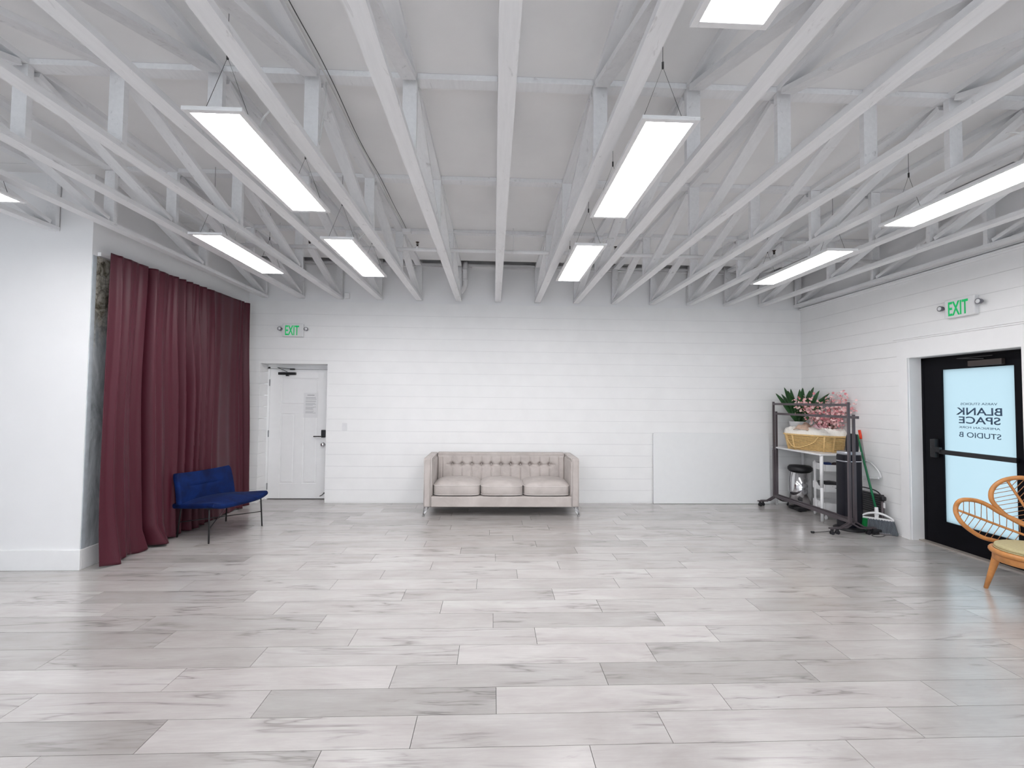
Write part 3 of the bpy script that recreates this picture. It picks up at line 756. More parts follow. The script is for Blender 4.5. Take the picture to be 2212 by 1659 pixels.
def make_curtain():
    Ya, Yb, zt = 4.455, 6.91, 2.935
    folds = [(4.56, .020, .022), (4.67, .014, .03), (4.80, -.014, .03), (4.955, -.075, .024), (5.02, .026, .035), (5.14, .012, .04), (5.25, -.016, .025), (5.36, .022, .025),
             (5.44, -.026, .02), (5.49, .026, .018), (5.56, -.055, .03), (5.63, .03, .02), (5.69, -.026, .018), (5.75, .026, .018), (5.81, -.03, .018), (5.88, .026, .022), (5.96, -.024, .024),
             (6.05, .02, .03), (6.2, .008, .05), (6.5, -.008, .06), (6.66, .010, .025), (6.74, .014, .025), (6.81, -.04, .022), (6.88, .03, .03)]
    nu, nv = 420, 110
    def P(u, v):
        y = Ya+(Yb-Ya)*u; z = zt*(1-v)+.006*v
        top = min(1, .45+1.3*v)
        wob = .03*math.sin(2.3*v*PI+u*9)
        d = 0
        for c, a, w in folds:
            t = (y-c-wob*.6)/w
            if abs(t) < 4: d += a*math.exp(-t*t)*1.9
        d *= top
        d += .010*math.sin(y*60+v*3)*math.exp(-((y-5.7)/.3)**2)
        base = -3.625+.01*v+.02*v*v
        flare = 0
        if v > .72: flare = ((v-.72)/.28)**2*(.02+.05*math.exp(-((y-5.06)/.14)**2)+.05*math.exp(-((y-4.58)/.08)**2)-.035*math.exp(-((y-5.5)/.13)**2))
        yy = y-.05*v*math.exp(-((y-Ya)/.15)**2)+.02*v*math.sin(y*5)
        # pooling hem near the left
        pool = math.exp(-((y-5.03)/.16)**2)*max(0, (v-.93)/.07)
        zz = z+(.012*math.sin(y*23)+.01)*max(0, (v-.9)/.1)
        yy += .05*pool; flare += .045*pool
        x = base+d+flare
        x = XL+.03+math.log(1+math.exp((x-XL-.03)*70))/70
        zz += .05*u*(1-v)*0+.035*u*(1-v)
        return (x, yy, zz)
    mb = MB().grid(P, nu, nv)
    o = mb.build('curtain', M['curtain'], solid=.004)
    tag(o, 'large maroon satin curtain hanging to the floor on the left wall', 'curtain')
make_curtain()

# ------------------------------------------------------------------ sofa
def make_sofa():
    x0, x1, yf, yb, zb = -.93, 1.188, 6.30, 7.09, .127
    r = thing('sofa', 'three-seat champagne velvet tufted sofa on clear legs against the back wall', 'sofa', ((x0+x1)/2, (yf+yb)/2, 0))
    O = Vector(r.location)
    def B(a, b): return Vector(a)-O, Vector(b)-O
    def Bx(mb, a, b): p, q = B(a, b); return mb.box(p, q)
    A = .098
    for s, (a, b) in enumerate(((x0, x0+A), (x1-A, x1))):
        ob = Bx(MB(), (a, yf, zb), (b, yb, .785)).build('armrest', M['sofa'], r, bevel=.02)
        e = a+A if s == 0 else a
        xi = (x0+A+.004) if s == 0 else (x1-A-.004)
        xo = x0+.006 if s == 0 else x1-.006
        MB().tube([Vector(p)-O for p in ((xi, yf-.001, zb+.01), (xi, yf-.001, .76), (xi, yf+.02, .782), (xi, yb-.1, .782))], .005, 6).tube([Vector(p)-O for p in ((xo, yf-.001, zb+.01), (xo, yf-.001, .765), (xo, yf+.02, .783), (xo, yb-.02, .783))], .004, 6).build('piping', M['sofa_piping'], ob)
    Bx(MB(), (x0+A, 6.98, zb), (x1-A, yb, .79)).build('back_frame', M['sofa'], r, bevel=.018)
    Bx(MB(), (x0+A+.002, yf+.006, zb), (x1-A-.002, 6.98, .268)).build('base_rail', M['sofa'], r, bevel=.012)
    # tufted back
    bx0, bx1, bz0, bz1 = x0+A+.002, x1-A-.002, .40, .762
    n = 13; step = .1447; c0 = -.5970
    def tuft(u, v):
        x = bx0+(bx1-bx0)*u; z = bz0+(bz1-bz0)*v
        t = (x-c0)/step; dz = (z-.625)
        inr = c0-step*.6 < x < c0+10*step+step*.6
        fx = abs(math.sin(PI*t)) if True else 1
        seam = 1-.42*math.exp(-(fx/.16)**2)*(1 if -1.2 < t < 11.2 else 0)
        edge = min(1, ((x-bx0)/.03), ((bx1-x)/.03), ((bz1-z)/.025)); edge = max(0, edge)**.5
        hz = 1-.22*math.exp(-(dz/.012)**2)*(1 if -.6 < t < 10.6 else 0)
        but = 1
        k = round(t)
        if 0 <= k <= 10:
            q = math.hypot((x-(c0+k*step))/.028, dz/.028); but = 1-.75*math.exp(-q*q)
        y = 6.985-.095*edge*seam**.35*hz**.5*but-.03*(1-v)
        return (x-O.x, y-O.y, z)
    bk = MB().grid(tuft, 300, 60).build('tufted_back', M['sofa'], r)
    for k in range(11):
        MB().superq((c0+k*step-O.x, 6.915-O.y, .625), (.011, .006, .011), .9, .9, 8, 12).build('button', M['sofa'], bk)
    # inner arm pads
    for s in (-1, 1):
        xa = x0+A if s < 0 else x1-A
        MB().superq((xa-s*.006-O.x, (yf+6.93)/2+.02-O.y, .50), (.014, .31, .25), .25, .25).build('arm_pad', M['sofa'], r)
    # seat cushions
    ed = [x0+A+.02, -.165, .424, x1-A-.02]
    rn = random.Random(2)
    for i in range(3):
        cx = (ed[i]+ed[i+1])/2; hx = (ed[i+1]-ed[i])/2-.002; hy = .30; hz = .083
        sag = (.008, .0, .004)[i]
        def fn(p, i=i):
            q = Vector(p)
            f = 1-(abs(p.x)/hx)**2.6; g = 1-(abs(p.y)/hy)**2.6
            if p.z > 0: q.z += .042*max(0, f)*max(0, g)**.6
            q.z += .006*noise.noise(Vector((p.x*7, p.y*7, i*9+p.z*5)))
            q.y -= .018*max(0, f)*(1 if p.y < 0 else 0)*(1-abs(p.z)/hz*.5)
            q.x += .004*noise.noise(Vector((p.x*9, p.z*20, i*3)))
            return q
        c = MB().superq((cx-O.x, 6.33+hy-O.y-.01, .352), (hx, hy, hz), .32, .3, 26, 64, fn).build('seat_cushion', M['sofa'], r)
        for zz, k in ((.052, 1), (-.062, 0)):
            pts = []
            for j in range(72):
                w = 2*PI*j/72; sp = lambda a: math.copysign(abs(a)**.3, a)
                p = Vector(((hx-.001)*sp(math.cos(w)), (hy-.001)*sp(math.sin(w)), zz))
                f = max(0, 1-(abs(p.x)/hx)**2.6)
                if p.y < 0: p.y -= .018*f*.62
                if k: p.z -= .012*math.sin(w*1+i)*(i == 0)
                pts.append(Vector((cx-O.x, 6.33+hy-O.y-.01, .352))+p)
            MB().tube(pts, .0048, 6, closed=True).build('piping', M['sofa_piping'], c)
    for sx in (-1, 1):
        for sy in (-1, 1):
            px = (x0+.04 if sx < 0 else x1-.04)-O.x; py = (yf+.05 if sy < 0 else yb-.06)-O.y
            lg = MB().tube([(px, py, zb+.002), (px+sx*.038, py-.01*(-sy), .012)], [.034, .014], 16).build('leg', M['acrylic'], r)
            MB().lathe([(.018, 0), (.018, .012)], (px+sx*.039, py-.01*(-sy), 0), 14).build('foot_cap', M['steel_hinge'], lg)
make_sofa()

# ------------------------------------------------------------------ leaning white board
rb = Matrix.Rotation(-.02, 3, 'X')
mb = MB(); R_ = .03; poly = []
for cx, cz, a0 in ((2.497+R_, .004+R_*0, PI), (4.35, .004, PI*1.5), (4.35-R_, 1.098-R_, 0), (2.497+R_, 1.098-R_, PI/2)):
    if cz < .1: poly.append((2.497 if a0 == PI else 4.35, .004))
    else:
        for k in range(6):
            a = a0+k*PI/10; poly.append((cx+R_*math.cos(a), cz+R_*math.sin(a)))
mb.prism(poly, 1, 7.085, 7.103)
for v in mb.v: v.y += .026*(v.z/1.1)
tag(mb.build('white_board', M['foam'], bevel=.002), 'large white rectangular board leaning on the back wall right of the sofa', 'board')

# ------------------------------------------------------------------ blue lounge chair
def make_blue_chair():
    tv = Vector((.29, .957, 0)); nv = Vector((.957, -.29, 0))
    O = Vector((-3.215, 5.615, 0))
    r = thing('lounge_chair', 'low royal blue velvet lounge chair on thin black legs in front of the curtain', 'chair', O)
    W = lambda u, w, z: tv*u+nv*w+Vector((0, 0, z))      # u along the width, w forward
    def seat(u, v):
        a = 2*u-1; b = 2*v-1
        hw = .375+.015*b
        z = .383+.018*b-.012*(a*a)+.02*(1-a*a)*(1-b*b)
        w = .02+.31*b+.035*(1-a*a)*max(0, b)
        z += -.03*max(0, b)**3*(1-abs(a)**3)*1.2+.025*abs(a)**6*max(0, b)
        return W(a*hw, w, z)
    MB().grid(seat, 40, 30).build('seat', M['blue_velvet'], r, solid=.055, subsurf=1)
    def back(u, v):
        a = 2*u-1
        w = -.225-.08*v+.055*a*a-.012*math.exp(-((v-.52)/.05)**2)*math.exp(-(a/.55)**4)+.012*math.sin(PI*v)
        rad = 1-.05*max(0, (v-.85)/.15)**2
        return W(a*.375*rad*(1-.02*v), w, .375+.325*v+.022*a*a*v)
    MB().grid(back, 48, 36).build('backrest', M['blue_velvet'], r, solid=.06, subsurf=1)
    feet = {'A': Vector((-3.05, 5.15, 0)), 'B': Vector((-2.835, 5.86, 0)), 'C': Vector((-3.395, 6.08, 0)), 'D': Vector((-3.55, 5.40, 0))}
    tops = {'A': W(-.355, .24, .36), 'B': W(.345, .26, .375), 'C': W(.30, -.20, .36), 'D': W(-.31, -.20, .36)}
    mid = {}
    for k in 'ABCD':
        f = feet[k]-O; t = tops[k]
        MB().tube([f, f+(t-f)*.93, t, t+(W(0, 0, .36)-t)*.15], [.0085, .0085, .0085, .0085], 8).build('leg', M['black_metal'], r)
        mid[k] = f+(t-f)*.47
    MB().tube([mid['B'], mid['D']], .0055, 6).build('stretcher', M['black_metal'], r)
    MB().tube([feet['A']-O+(tops['A']-(feet['A']-O))*.42, mid['C']+Vector((0, 0, .03))], .0045, 6).build('stretcher', M['black_metal'], r)
    fr = [tops[k] for k in 'ABCD']
    MB().tube(fr, .0075, 6, closed=True).build('seat_frame', M['black_metal'], r)
make_blue_chair()

# ------------------------------------------------------------------ rattan petal chair
def make_rattan():
    O = Vector((4.50, 3.66, 0)); C = Vector((0, 0, 0))
    r = thing('rattan_chair', 'orange-brown rattan armchair with petal-shaped back in front of the glass door', 'chair', O)
    cam = Vector((0, 0, 1.58157))
    # petals lie on a back shell that wraps forward at the sides
    def shell(p):
        x, y, z = p; t = min(1, abs(y-3.66)/.85)
        return Vector((x, y, z))+(cam-Vector((x, y, z)))*(.10*t**1.5)-O
    p1 = [(4.705, 3.90, .345), (4.700, 4.05, .318), (4.694, 4.165, .315), (4.693, 4.274, .315), (4.700, 4.388, .350), (4.711, 4.489, .407), (4.726, 4.548, .479), (4.739, 4.559, .547), (4.751, 4.529, .605),
          (4.756, 4.457, .632), (4.758, 4.361, .638), (4.754, 4.265, .618), (4.747, 4.177, .583), (4.742, 4.095, .560), (4.737, 3.991, .537), (4.733, 3.90, .50), (4.72, 3.80, .44), (4.71, 3.73, .39)]
    p2 = [(4.72, 3.80, .44), (4.733, 3.90, .50), (4.737, 3.991, .525), (4.742, 4.095, .560), (4.751, 4.168, .607), (4.758, 4.213, .641), (4.767, 4.247, .685), (4.780, 4.257, .750), (4.793, 4.233, .814), (4.803, 4.18, .867),
          (4.810, 4.112, .901), (4.813, 4.057, .917), (4.815, 4.009, .922), (4.812, 3.93, .91), (4.80, 3.86, .86), (4.785, 3.80, .78), (4.765, 3.76, .66), (4.735, 3.74, .52)]
    p3 = [(4.735, 3.74, .52), (4.765, 3.78, .66), (4.785, 3.84, .80), (4.81, 3.87, .95), (4.82, 3.85, 1.05), (4.83, 3.78, 1.12), (4.835, 3.66, 1.145)]
    mir = lambda P: [(x, 7.32-y, z) for x, y, z in P]
    p3 = p3+list(reversed(mir(p3)))[1:]
    def ribs(P, a, b, n, r_):
        """canes from a midrib a-b out to the loop P"""
        mb = MB(); loop = smoothpts(P, 6, closed=True)
        A, B = Vector(a), Vector(b)
        mb.tube([shell(A.lerp(B, k/8)) for k in range(9)], r_, 8)
        mid = mb.build('midrib', M['rattan'], r)
        cn = MB(); ax = (B-A); ax.x = 0; ax.normalize()
        for i in range(1, n):
            q = A.lerp(B, i/n)
            for side in (-1, 1):
                best = None
                dirv = Vector((0, -ax.z, ax.y))*side-ax*.30
                dirv.normalize()
                for p in loop:
                    d = p-q; d.x = 0
                    if d.length < .01: continue
                    c = d.normalized().dot(dirv)
                    if best is None or c > best[0]: best = (c, p)
                if best[0] > .97 and (best[1]-q).length < .5: cn.tube([shell(q), shell(best[1])], .0028, 5)
        cn.build('cane', M['cane'], mid)
    sets = [(p1, (4.732, 4.533, .51), (4.712, 3.80, .415)), (p2, (4.808, 4.15, .89), (4.74, 3.83, .50)), (p3, (4.835, 3.66, 1.14), (4.73, 3.66, .50))]
    sets += [(mir(p2), (4.808, 3.17, .89), (4.74, 3.49, .50)), (mir(p1), (4.732, 2.787, .51), (4.712, 3.52, .415))]
    for i, (P, a, b) in enumerate(sets):
        MB().tube(smoothpts([shell(p) for p in P], 6, closed=True), .0185 if i in (0, 1, 3, 4) else .018, 12, closed=True).build('petal_frame', M['rattan'], r)
        ribs(P, a, b, 13, .010)
    # seat ring, apron, cushion, legs
    ring = [(.27*math.cos(t), .27*math.sin(t), .348) for t in [2*PI*k/48 for k in range(48)]]
    MB().tube(ring, .022, 12, closed=True).build('seat_rim', M['rattan'], r)
    MB().lathe([(.262, .27), (.268, .275), (.268, .335), (.25, .34)], (0, 0, 0), 48).build('apron', M['rattan'], r)
    MB().superq((0, 0, .388), (.255, .255, .028), .6, 1.0, 16, 48).build('seat_cushion', M['cushion_fabric'], r)
    MB().tube([(.254*math.cos(t), .254*math.sin(t), .372) for t in [2*PI*k/48 for k in range(48)]], .005, 6, closed=True).build('cushion_piping', M['cushion_fabric'], r)
    for a in (2.40, 3.88, .74, 5.54):
        t = Vector((.235*math.cos(a), .235*math.sin(a), .30)); f = Vector((.31*math.cos(a), .31*math.sin(a), 0))
        MB().tube([f, f.lerp(t, .5), t, t+Vector((0, 0, .03))], [.0145, .022, .031, .033], 14).build('leg', M['rattan'], r)
make_rattan()

# ------------------------------------------------------------------ white table and what stands on it
T = thing('side_table', 'plain white rectangular table in the back right corner behind the garment racks', 'table', (4.63, 6.56, 0))
MB().box((-.25, -.54, .878), (.245, .55, .902)).build('tabletop', M['white_plastic'], T, bevel=.004)
for x, y in ((-.215, -.515), (-.215, .48), (.21, -.515), (.21, .48)):
    MB().tube([(x, y, .0), (x, y, .45)], .019, 14).tube([(x, y, .45), (x, y, .877)], .0215, 14).build('leg', M['white_metal'], T)

def make_basket():
    dirv = Vector((.36, -.65, 0)).normalized(); sid = Vector((-dirv.y, dirv.x, 0))
    O = Vector((4.645, 6.50, .903))
    r = thing('moses_basket', 'long oval wicker basket on the white table, filled with cream wool', 'basket', O)
    def ell(t, a, b, z): return dirv*a*math.copysign(abs(math.cos(t))**.8, math.cos(t))+sid*b*math.copysign(abs(math.sin(t))**.8, math.sin(t))+Vector((0, 0, z))
    H, n = .215, 12
    mb = MB()
    for k in range(n):
        z = .009+k*(H/n); g = k/n
        a, b = .355+.045*g, .155+.03*g
        mb.tube([ell(2*PI*j/56, a, b, z) for j in range(56)], .0070, 6, closed=True)
    mb.build('rope_coil', M['wicker'], r)
    co = MB().grid(lambda u, v: ell(2*PI*u, .352+.04*v, .152+.026*v, .002+H*v), 56, 4)
    co.add([ell(2*PI*j/56, .350, .150, .003) for j in range(56)], [tuple(range(56))])
    co.build('inner_shell', M['wicker_dark'], r)
    MB().tube([ell(2*PI*j/56, .405, .19, H+.004) for j in range(56)], .011, 8, closed=True).build('rim', M['wicker'], r)
    for t in (-2.05, -2.45+.0, -1.1, -.7):
        p = [ell(t, .362+.045*g, .162+.03*g, H*g) for g in (0, .5, 1)]
        MB().tube(p, .011, 6).build('binding', M['wicker'], r)
    # looped handle hanging on the visible side
    h = smoothpts([ell(-2.35, .405, .195, H-.01), ell(-2.25, .40, .20, H*.55), ell(-2.0, .395, .205, H*.2), ell(-1.75, .395, .205, H*.2), ell(-1.45, .40, .20, H*.55), ell(-1.3, .405, .195, H-.01)], 5)
    MB().tube(h, .007, 6).build('handle', M['wicker'], r)
    # wool filling
    def P(u, v):
        t = 2*PI*u; q = math.sin(v*PI/2)
        p = ell(t, .400*q, .183*q, 0)
        z = .215+.004+.12*max(0, math.cos(v*PI/2))**.4
        n_ = noise.noise(Vector((p.x*22, p.y*22, z*9)))*.026+noise.noise(Vector((p.x*55, p.y*55, 3)))*.016
        return p+Vector((0, 0, max(.215, z+n_*(1 if v < .9 else .3))))
    tag_ = MB().grid(P, 120, 30)
    o = tag_.build('wool_blanket', M['fluff']); o.location = O
    tag(o, 'fluffy cream wool blanket heaped in the wicker basket', 'blanket')
    # folded cloths on top
    def cloth(name, mat, c, sx, sy, hz, seed, label):
        def Q(u, v):
            a, b = 2*u-1, 2*v-1
            z = hz*(1-abs(a)**2.2)*(1-abs(b)**2.2)+.016*noise.noise(Vector((a*2.2+seed, b*2.6, seed)))*1.6+.018*math.sin(a*6+b*3+seed)*(1-b*b)
            z -= .04*max(0, -b-.4)
            return Vector(c)+dirv*a*sx+sid*b*sy+Vector((0, 0, z))
        oo = MB().grid(Q, 40, 30).build(name, mat, solid=.006); tag(oo, label, 'cloth')
    cloth('beige_cloth', M['beige_cloth'], Vector((4.56, 6.56, 1.225)), .10, .15, .05, 1.3, 'crumpled beige cloth draped over the left half of the basket')
    cloth('floral_cloth', M['floral'], Vector((4.67, 6.42, 1.225)), .12, .12, .055, 4.1, 'pink floral cloth lying on the wool in the basket')
make_basket()

def make_plant():
    base = Vector((4.66, 6.80, 1.30)); O = Vector((4.66, 6.86, .903))
    r = thing('potted_plant', 'dark green broad-leaved plant in a white pot behind the wicker basket', 'plant', O)
    MB().lathe([(.075, 0), (.085, .01), (.125, .38), (.125, .40), (.112, .40), (.11, .37)], (0, 0, 0), 28).build('pot', M['white_plastic'], r)
    MB().lathe([(.108, .36), (.10, .378), (.02, .385)], (0, 0, 0), 24).build('soil', M['soil'], r)
    tips = [(4.347, 6.72, 1.815), (4.253, 6.78, 1.725), (4.36, 6.66, 1.765), (4.54, 6.86, 1.80), (4.575, 6.70, 1.79), (4.662, 6.76, 1.815), (4.70, 6.66, 1.775), (4.82, 6.74, 1.825), (4.82, 6.62, 1.77),
            (4.83, 6.43, 1.725), (4.83, 6.40, 1.67), (4.416, 6.60, 1.60), (4.60, 6.55, 1.70), (4.76, 6.95, 1.76), (4.47, 6.98, 1.72), (4.80, 6.60, 1.58)]
    rn = random.Random(4)
    for i, tp in enumerate(tips):
        tp = Vector(tp); b = O+Vector((rn.uniform(-.04, .04), rn.uniform(-.04, .02), .37))
        mid = b.lerp(tp, .5)+Vector((0, 0, .07))
        d = (tp-b); side = d.cross(Vector((0, 0, 1)))
        side = side.normalized() if side.length > .05 else Vector((1, 0, 0))
        view = (Vector((0, 0, 1.58))-mid).normalized()
        side = d.cross(view).normalized().lerp(side, .35).normalized()
        wmax = rn.uniform(.036, .05)
        def L(u, v):
            p = b*(1-u)**2+mid*2*u*(1-u)+tp*u*u
            w = wmax*(math.sin(PI*min(1, (u*.93+.07))**.8)**.75)
            a = 2*v-1
            nrm = d.cross(side).normalized()
            return p+side*a*w+nrm*(abs(a)*w*.35)-O
        MB().grid(L, 16, 4).build('leaf', M['leaf'], r, solid=.003)
make_plant()

def make_blossoms():
    O = Vector((4.70, 6.28, .903))
    r = thing('blossom_bouquet', 'bouquet of pink blossom branches on the white table beside the green plant', 'flowers', O)
    MB().lathe([(.04, 0), (.055, .02), (.06, .10), (.042, .2), (.038, .22), (.045, .23)], (0, 0, 0), 24).build('vase', M['pink_vase'], r)
    ends = [(4.411, 6.5, 1.60), (4.453, 6.48, 1.615), (4.604, 6.5, 1.60), (4.762, 6.5, 1.53), (4.80, 6.346, 1.69), (4.80, 6.138, 1.70), (4.81, 6.02, 1.58), (4.81, 6.06, 1.47), (4.81, 6.33, 1.37), (4.66, 6.45, 1.40), (4.79, 6.26, 1.53), (4.52, 6.45, 1.52), (4.80, 6.2, 1.62), (4.70, 6.2, 1.45)]
    rn = random.Random(8); V, Fc, T = [], [], []
    def flower(c, s, t):
        n = Vector((rn.uniform(-1, .4), rn.uniform(-1, .3), rn.uniform(-.3, 1))).normalized(); a = n.orthogonal().normalized(); b_ = n.cross(a)
        k0 = rn.uniform(0, 6)
        for k in range(5):
            an = k0+k*2*PI/5
            e = a*math.cos(an)+b_*math.sin(an); f = a*math.cos(an+.6)+b_*math.sin(an+.6); g = a*math.cos(an-.6)+b_*math.sin(an-.6)
            b0 = len(V); V.extend([c, c+g*s*.75+n*s*.15, c+e*s+n*s*.35, c+f*s*.75+n*s*.15]); Fc.append((b0, b0+1, b0+2, b0+3)); T.extend([t]*4)
    for e in ends:
        e = Vector(e)-O; b0 = Vector((rn.uniform(-.02, .02), rn.uniform(-.02, .02), .20)); m = b0.lerp(e, .45)+Vector((rn.uniform(-.04, .04), rn.uniform(-.04, .04), .05))
        pts = smoothpts([b0, m, e], 6)
        MB().tube(pts, [.005-.0033*i/(len(pts)-1) for i in range(len(pts))], 6).build('branch', M['bark'], r)
        dense = 60
        for i in range(dense):
            t = rn.uniform(.42, 1.02); p = b0*(1-t)**2+m*2*t*(1-t)+e*t*t
            p = p+Vector((rn.gauss(0, .045), rn.gauss(0, .045), rn.gauss(0, .04)))
            p.x = min(p.x, XR-.02-O.x); flower(p, rn.uniform(.012, .022), rn.random()**.7)
    me = bpy.data.meshes.new('blossoms'); me.from_pydata(V, [], Fc); a = me.attributes.new('tone', 'FLOAT', 'CORNER'); a.data.foreach_set('value', T)
    me.materials.append(M['blossom']); o = bpy.data.objects.new('blossoms', me); COL.objects.link(o); o.parent = r; o['kind'] = 'stuff'
make_blossoms()

# ------------------------------------------------------------------ garment racks
def make_rack(label, X0, Y0_, X1, Y1_, H, over=.0, hb=.145):
    """end posts at (X0,Y0_) far and (X1,Y1_) near"""
    r = thing('garment_rack', label, 'garment rack', (0, 0, 0)); O = Vector(((X0+X1)/2, (Y0_+Y1_)/2, 0)); r.location = O
    E = [Vector((X0, Y0_, 0))-O, Vector((X1, Y1_, 0))-O]
    ax = (E[1]-E[0]).normalized(); pr = Vector((-ax.y, ax.x, 0))
    for e in E:
        MB().bar(e+Vector((0, 0, hb-.01)), e+Vector((0, 0, .86)), .030, .030, up=ax).build('lower_post', M['rack_metal'], r)
        MB().bar(e+Vector((0, 0, .86)), e+Vector((0, 0, H+.012)), .024, .024, up=ax).build('upper_post', M['rack_metal'], r)
        fm = MB()
        for s in (-1, 1):
            for q in (-.016, .016):
                fm.bar(e+pr*s*.0+ax*q+Vector((0, 0, hb)), e+pr*s*.12+ax*q+Vector((0, 0, .078)), .008, .016).bar(e+pr*s*.12+ax*q+Vector((0, 0, .078)), e+pr*s*.255+ax*q+Vector((0, 0, .075)), .008, .014)
        foot = fm.build('foot_frame', M['rack_metal'], r)
        for s in (-1, 1):
            c = e+pr*s*.225
            w = MB()
            for q in (-.013, .013):
                w.add([c+ax*(q+d)+pr*.022*math.cos(t)+Vector((0, 0, .0225+.022*math.sin(t))) for d in (-.006, .006) for t in [2*PI*k/14 for k in range(14)]],
                      [tuple(range(14)), tuple(reversed(range(14, 28)))]+[(k, (k+1) % 14, 14+(k+1) % 14, 14+k) for k in range(14)])
            w.bar(c+Vector((0, 0, .03)), c+Vector((0, 0, .07)), .02, .03, up=ax).build('caster', M['black_plastic'], foot)
    MB().bar(E[0]-ax*.0+Vector((0, 0, H-.022)), E[1]+ax*(over)+Vector((0, 0, H-.022)), .026, .032).build('top_bar', M['rack_metal'], r)
    MB().bar(E[0]+Vector((0, 0, hb+.01)), E[1]+Vector((0, 0, hb+.01)), .022, .036).build('bottom_bar', M['rack_metal'], r)
    return r
make_rack('taller of the two taupe metal garment racks in front of the white table', 4.325, 6.95, 4.325, 5.45, 1.585)
make_rack('shorter taupe metal garment rack nested just behind the taller one', 4.392, 6.99, 4.405, 5.47, 1.435, over=.07, hb=.15)

# ------------------------------------------------------------------ under the table
c = thing('trash_can', 'round chrome pedal bin with black lid under the white table', 'bin', (4.63, 6.80, 0))
MB().lathe([(.150, .03), (.150, .57)], (0, 0, 0), 36).build('body', M['chrome'], c)
MB().lathe([(.158, .57), (.162, .58), (.162, .615), (.14, .64), (.02, .65)], (0, 0, 0), 36).build('lid', M['black_plastic'], c)
MB().lathe([(.153, 0), (.156, .005), (.153, .03)], (0, 0, 0), 36).build('base', M['black_plastic'], c)
MB().box((-.19, -.24, .01), (-.06, -.13, .055)).build('pedal', M['black_plastic'], c, bevel=.01)

ct = thing('rolling_cart', 'white three-tier rolling cart under the near end of the white table', 'cart', (4.70, 6.266, 0), -.22)
for z0, z1 in ((.10, .225), (.375, .475), (.655, .745)):
    t = MB(); a, b, g = .145, .185, .004
    for (xa, ya, xb, yb) in ((-a, -b, a, -b+g), (-a, b-g, a, b), (-a, -b, -a+g, b), (a-g, -b, a, b)): t.box((xa, ya, z0), (xb, yb, z1))
    t.box((-a, -b, z0), (a, b, z0+g))
    t.build('tray', M['white_metal'], ct, bevel=.0)
for y in (-.10, .10):
    for x in (-.152, .152): MB().box((x-.006, y-.02, .07), (x+.006, y+.02, .77)).build('upright', M['white_metal'], ct)
for x in (-.13, .13):
    for y in (-.16, .16): MB().lathe([(.024, -.010), (.026, 0), (.024, .010)], (x, y, .026), 16, 'X').box((x-.006, y-.01, .03), (x+.006, y+.01, .10)).build('caster', M['white_plastic'], ct)
def lump(name, mat, c, h, label, cat, seed):
    o = MB().superq(c, h, .6, .6, 14, 24, lambda p: p*(1+.22*noise.noise(p*14+Vector((seed, 0, 0))))).build(name, mat)
    return tag(o, label, cat)
lump('packet', M['blue_bag'], (4.62, 6.24, .725), (.07, .05, .045), 'blue packet on the top tray of the white cart', 'packet', 1)
lump('packet', M['brown_bag'], (4.76, 6.22, .72), (.06, .06, .04), 'brown packet beside the blue one on the cart top tray', 'packet', 2)
lump('black_pouch', M['black_plastic'], (4.66, 6.22, .455), (.13, .13, .05), 'flat black pouch on the middle tray of the white cart', 'pouch', 3)
lump('crumpled_paper', M['paper'], (4.61, 6.24, .165), (.08, .09, .05), 'crumpled white paper in the bottom tray of the cart', 'paper', 4)

# tower fan
tf = thing('tower_fan', 'tall black upright fan tower behind the garment rack ends, by the right wall', 'fan', (4.52, 5.70, 0))
MB().lathe([(.175, 0), (.178, .012), (.15, .03), (.06, .04)], (0, 0, 0), 32).build('base', M['black_plastic'], tf)
MB().superq((0, 0, .478), (.125, .10, .465), .1, .5, 20, 36, lambda p: Vector((p.x*(1-.06*(p.z+.4)), p.y, p.z))).build('body', M['navy_plastic'], tf)
MB().superq((0, 0, .955), (.118, .096, .022), .2, .55, 10, 36).build('silver_band', M['silver'], tf)
MB().superq((0, 0, .855), (.1235, .102, .009), .2, .55, 10, 36).build('silver_band', M['silver'], tf)
MB().superq((.045, 0, 1.08), (.062, .06, .12), .35, .6, 16, 30, lambda p: Vector((p.x*(1-1.6*max(0, p.z)), p.y*(1-1.6*max(0, p.z)), p.z))).build('head', M['navy_plastic'], tf)
MB().tube(smoothpts([(-.15, -.05, .015), (-.30, -.10, .008), (-.42, -.14, .006), (-.53, -.17, .008), (-.60, -.19, .012)], 5), .0035, 6).lathe([(.012, -.02), (.014, .01), (.008, .02)], (-.62, -.195, .015), 10, 'X').build('power_cord', M['black_plastic'], tf)
MB().tube(smoothpts([(.14, -.02, .10), (.24, -.10, .05), (.28, -.16, .02), (.20, -.30, .006), (.08, -.36, .006), (.02, -.33, .006), (.06, -.28, .006), (.16, -.26, .006), (.2, -.2, .006)], 6), .0035, 6).build('looped_cord', M['black_plastic'], tf)
tag(MB().superq((4.70, 5.50, .028), (.085, .035, .026), .4, .4, 10, 20).build('power_strip', M['black_plastic']), 'small black power adapter on the floor beside the broom bristles', 'adapter')

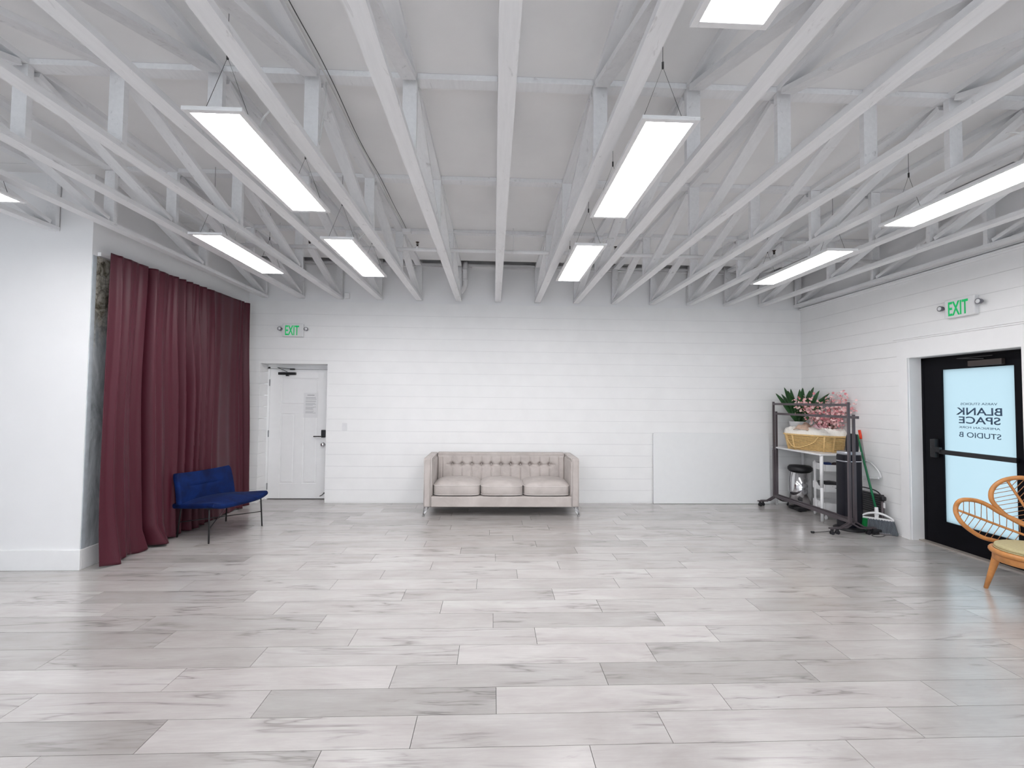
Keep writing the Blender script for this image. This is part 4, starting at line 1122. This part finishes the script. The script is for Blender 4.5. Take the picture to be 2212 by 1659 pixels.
# broom
def make_broom():
    O = Vector((4.728, 5.53, 0)); ax = Vector((.27, -.26, 0)).normalized(); nz = Vector((-ax.y, ax.x, 0))
    r = thing('broom', 'green-handled broom with grey bristles leaning in front of the right wall', 'broom', O)
    top = Vector((4.822, 5.93, 1.17))-O
    neck = Vector((-.005, .005, .30)); 
    MB().tube([neck, neck.lerp(top, .5), top], .0125, 12).build('handle', M['green_plastic'], r)
    cap = MB()
    def Q(u, v):
        a = 2*u-1; w = .165; 
        z = .175+.065*(1-a*a)
        t = 2*PI*v
        return ax*a*w+nz*.024*math.cos(t)+Vector((0, 0, z*1.0+.014*math.sin(t)))
    cap.grid(Q, 24, 12).bar(ax*-.166+Vector((0, 0, .170)), ax*.166+Vector((0, 0, .170)), .045, .022).bar(Vector((0, 0, .17)), Vector((0, 0, .24)), .035, .04, up=ax).tube([Vector((0, 0, .21)), Vector((-.002, .002, .31))], [.024, .019], 14)
    cap.build('bristle_block', M['white_plastic'], r, bevel=.003)
    def bris(a0, a1, name, mat):
        def B(u, v):
            a = a0+(a1-a0)*u; k = 1-v
            spread = 1+.12*k if a < 0 else 1+.10*k
            j = .004*math.sin(u*160)+.003*math.sin(u*61)
            z = .005+.165*v+(.012*math.sin(u*45)*(1 if v == 0 else 0))*.4
            return ax*(a*.165*spread+.02*k*(a > 0))+nz*(j+.022+.022*k)*1+Vector((0, 0, max(.003, z)))
        m = MB().grid(B, 120, 8)
        m.grid(lambda u, v: (B(u, v)-nz*2*(nz.dot(Vector(B(u, v))))), 120, 8)
        m.grid(lambda u, v: B(0, v)-nz*2*(nz.dot(Vector(B(0, v))))*u, 4, 8).grid(lambda u, v: B(1, v)-nz*2*(nz.dot(Vector(B(1, v))))*u, 4, 8)
        m.build(name, mat, r)
    bris(-1, -.52, 'green_bristles', M['green_bristle']); bris(-.52, 1, 'grey_bristles', M['grey_bristle'])
make_broom()

# dustpan with long handle
dp = thing('dustpan', 'white fan-shaped dustpan with orange-red grip hung beside the green broom', 'dustpan', (4.87, 5.82, .60))
poly = [(.10, .015), (-.205, .045), (-.215, .065), (-.185, .125), (-.13, .18), (-.06, .225), (.0, .24), (.045, .245), (.09, .225), (.10, .1)]
MB().prism([(y, z) for y, z in poly], 0, -.012, .0).build('pan', M['clear_plastic'], dp, bevel=.002)
MB().tube([(-.018, y, z) for y, z in [poly[1], poly[2], poly[3], poly[4], poly[5], poly[6], poly[7]]], .006, 6).bar((-.03, .10, .02), (-.03, -.205, .05), .03, .022).build('pan_lip', M['clear_plastic'], dp)
MB().tube([(-.02, .02, .21), (-.018, .085, .52)], .0125, 12).build('shaft', M['grey_shaft'], dp)
MB().tube([(-.018, .085, .515), (-.017, .092, .555), (-.015, .112, .63)], [.0155, .0165, .0165], 12).build('grip', M['orange'], dp)

# folded black cart with slats
fc = thing('folding_cart', 'folded black slatted cart with curved handle against the right wall behind the broom', 'cart', (4.80, 5.69, 0))
pn = MB()
for i in range(9):
    z = .215+i*.027; pn.box((.0, -.16+.0*i, z), (.012, .17, z+.013))
pn.box((.0, -.17, .205), (.018, -.155, .46)).box((.0, .165, .205), (.018, .18, .46))
pn.build('slat_panel', M['black_plastic'], fc)
MB().box((.016, -.15, .02), (.028, .17, .455)).build('back_panel', M['grey_panel'], fc)
MB().tube([(-.01, -.175, .0), (-.01, -.175, .40)], .016, 10).build('side_post', M['rack_metal'], fc)
MB().superq((-.01, -.18, .42), (.03, .035, .03), .6, .6, 10, 16).build('knob', M['black_plastic'], fc)
MB().tube(smoothpts([(-.01, .2, .47), (-.01, .14, .50), (-.01, .04, .505), (-.01, -.06, .50), (-.01, -.13, .475), (-.01, -.17, .43)], 6), .0075, 8).build('handle', M['black_metal'], fc)
MB().box((-.02, -.225, .31), (-.016, -.20, .375)).build('tag_label', M['paper'], fc)

# floor vent by the casing
fv = thing('floor_vent', 'flat grey ridged vent lying on the floor below the door casing', 'vent', (4.80, 5.47, 0))
MB().box((-.10, -.07, 0), (.08, .07, .018)).build('body', M['grey_panel'], fv, bevel=.003)
s2 = MB()
for i in range(7): s2.box((-.095+i*.025, -.06, .018), (-.085+i*.025, .06, .022))
s2.build('slat', M['silver'], fv)
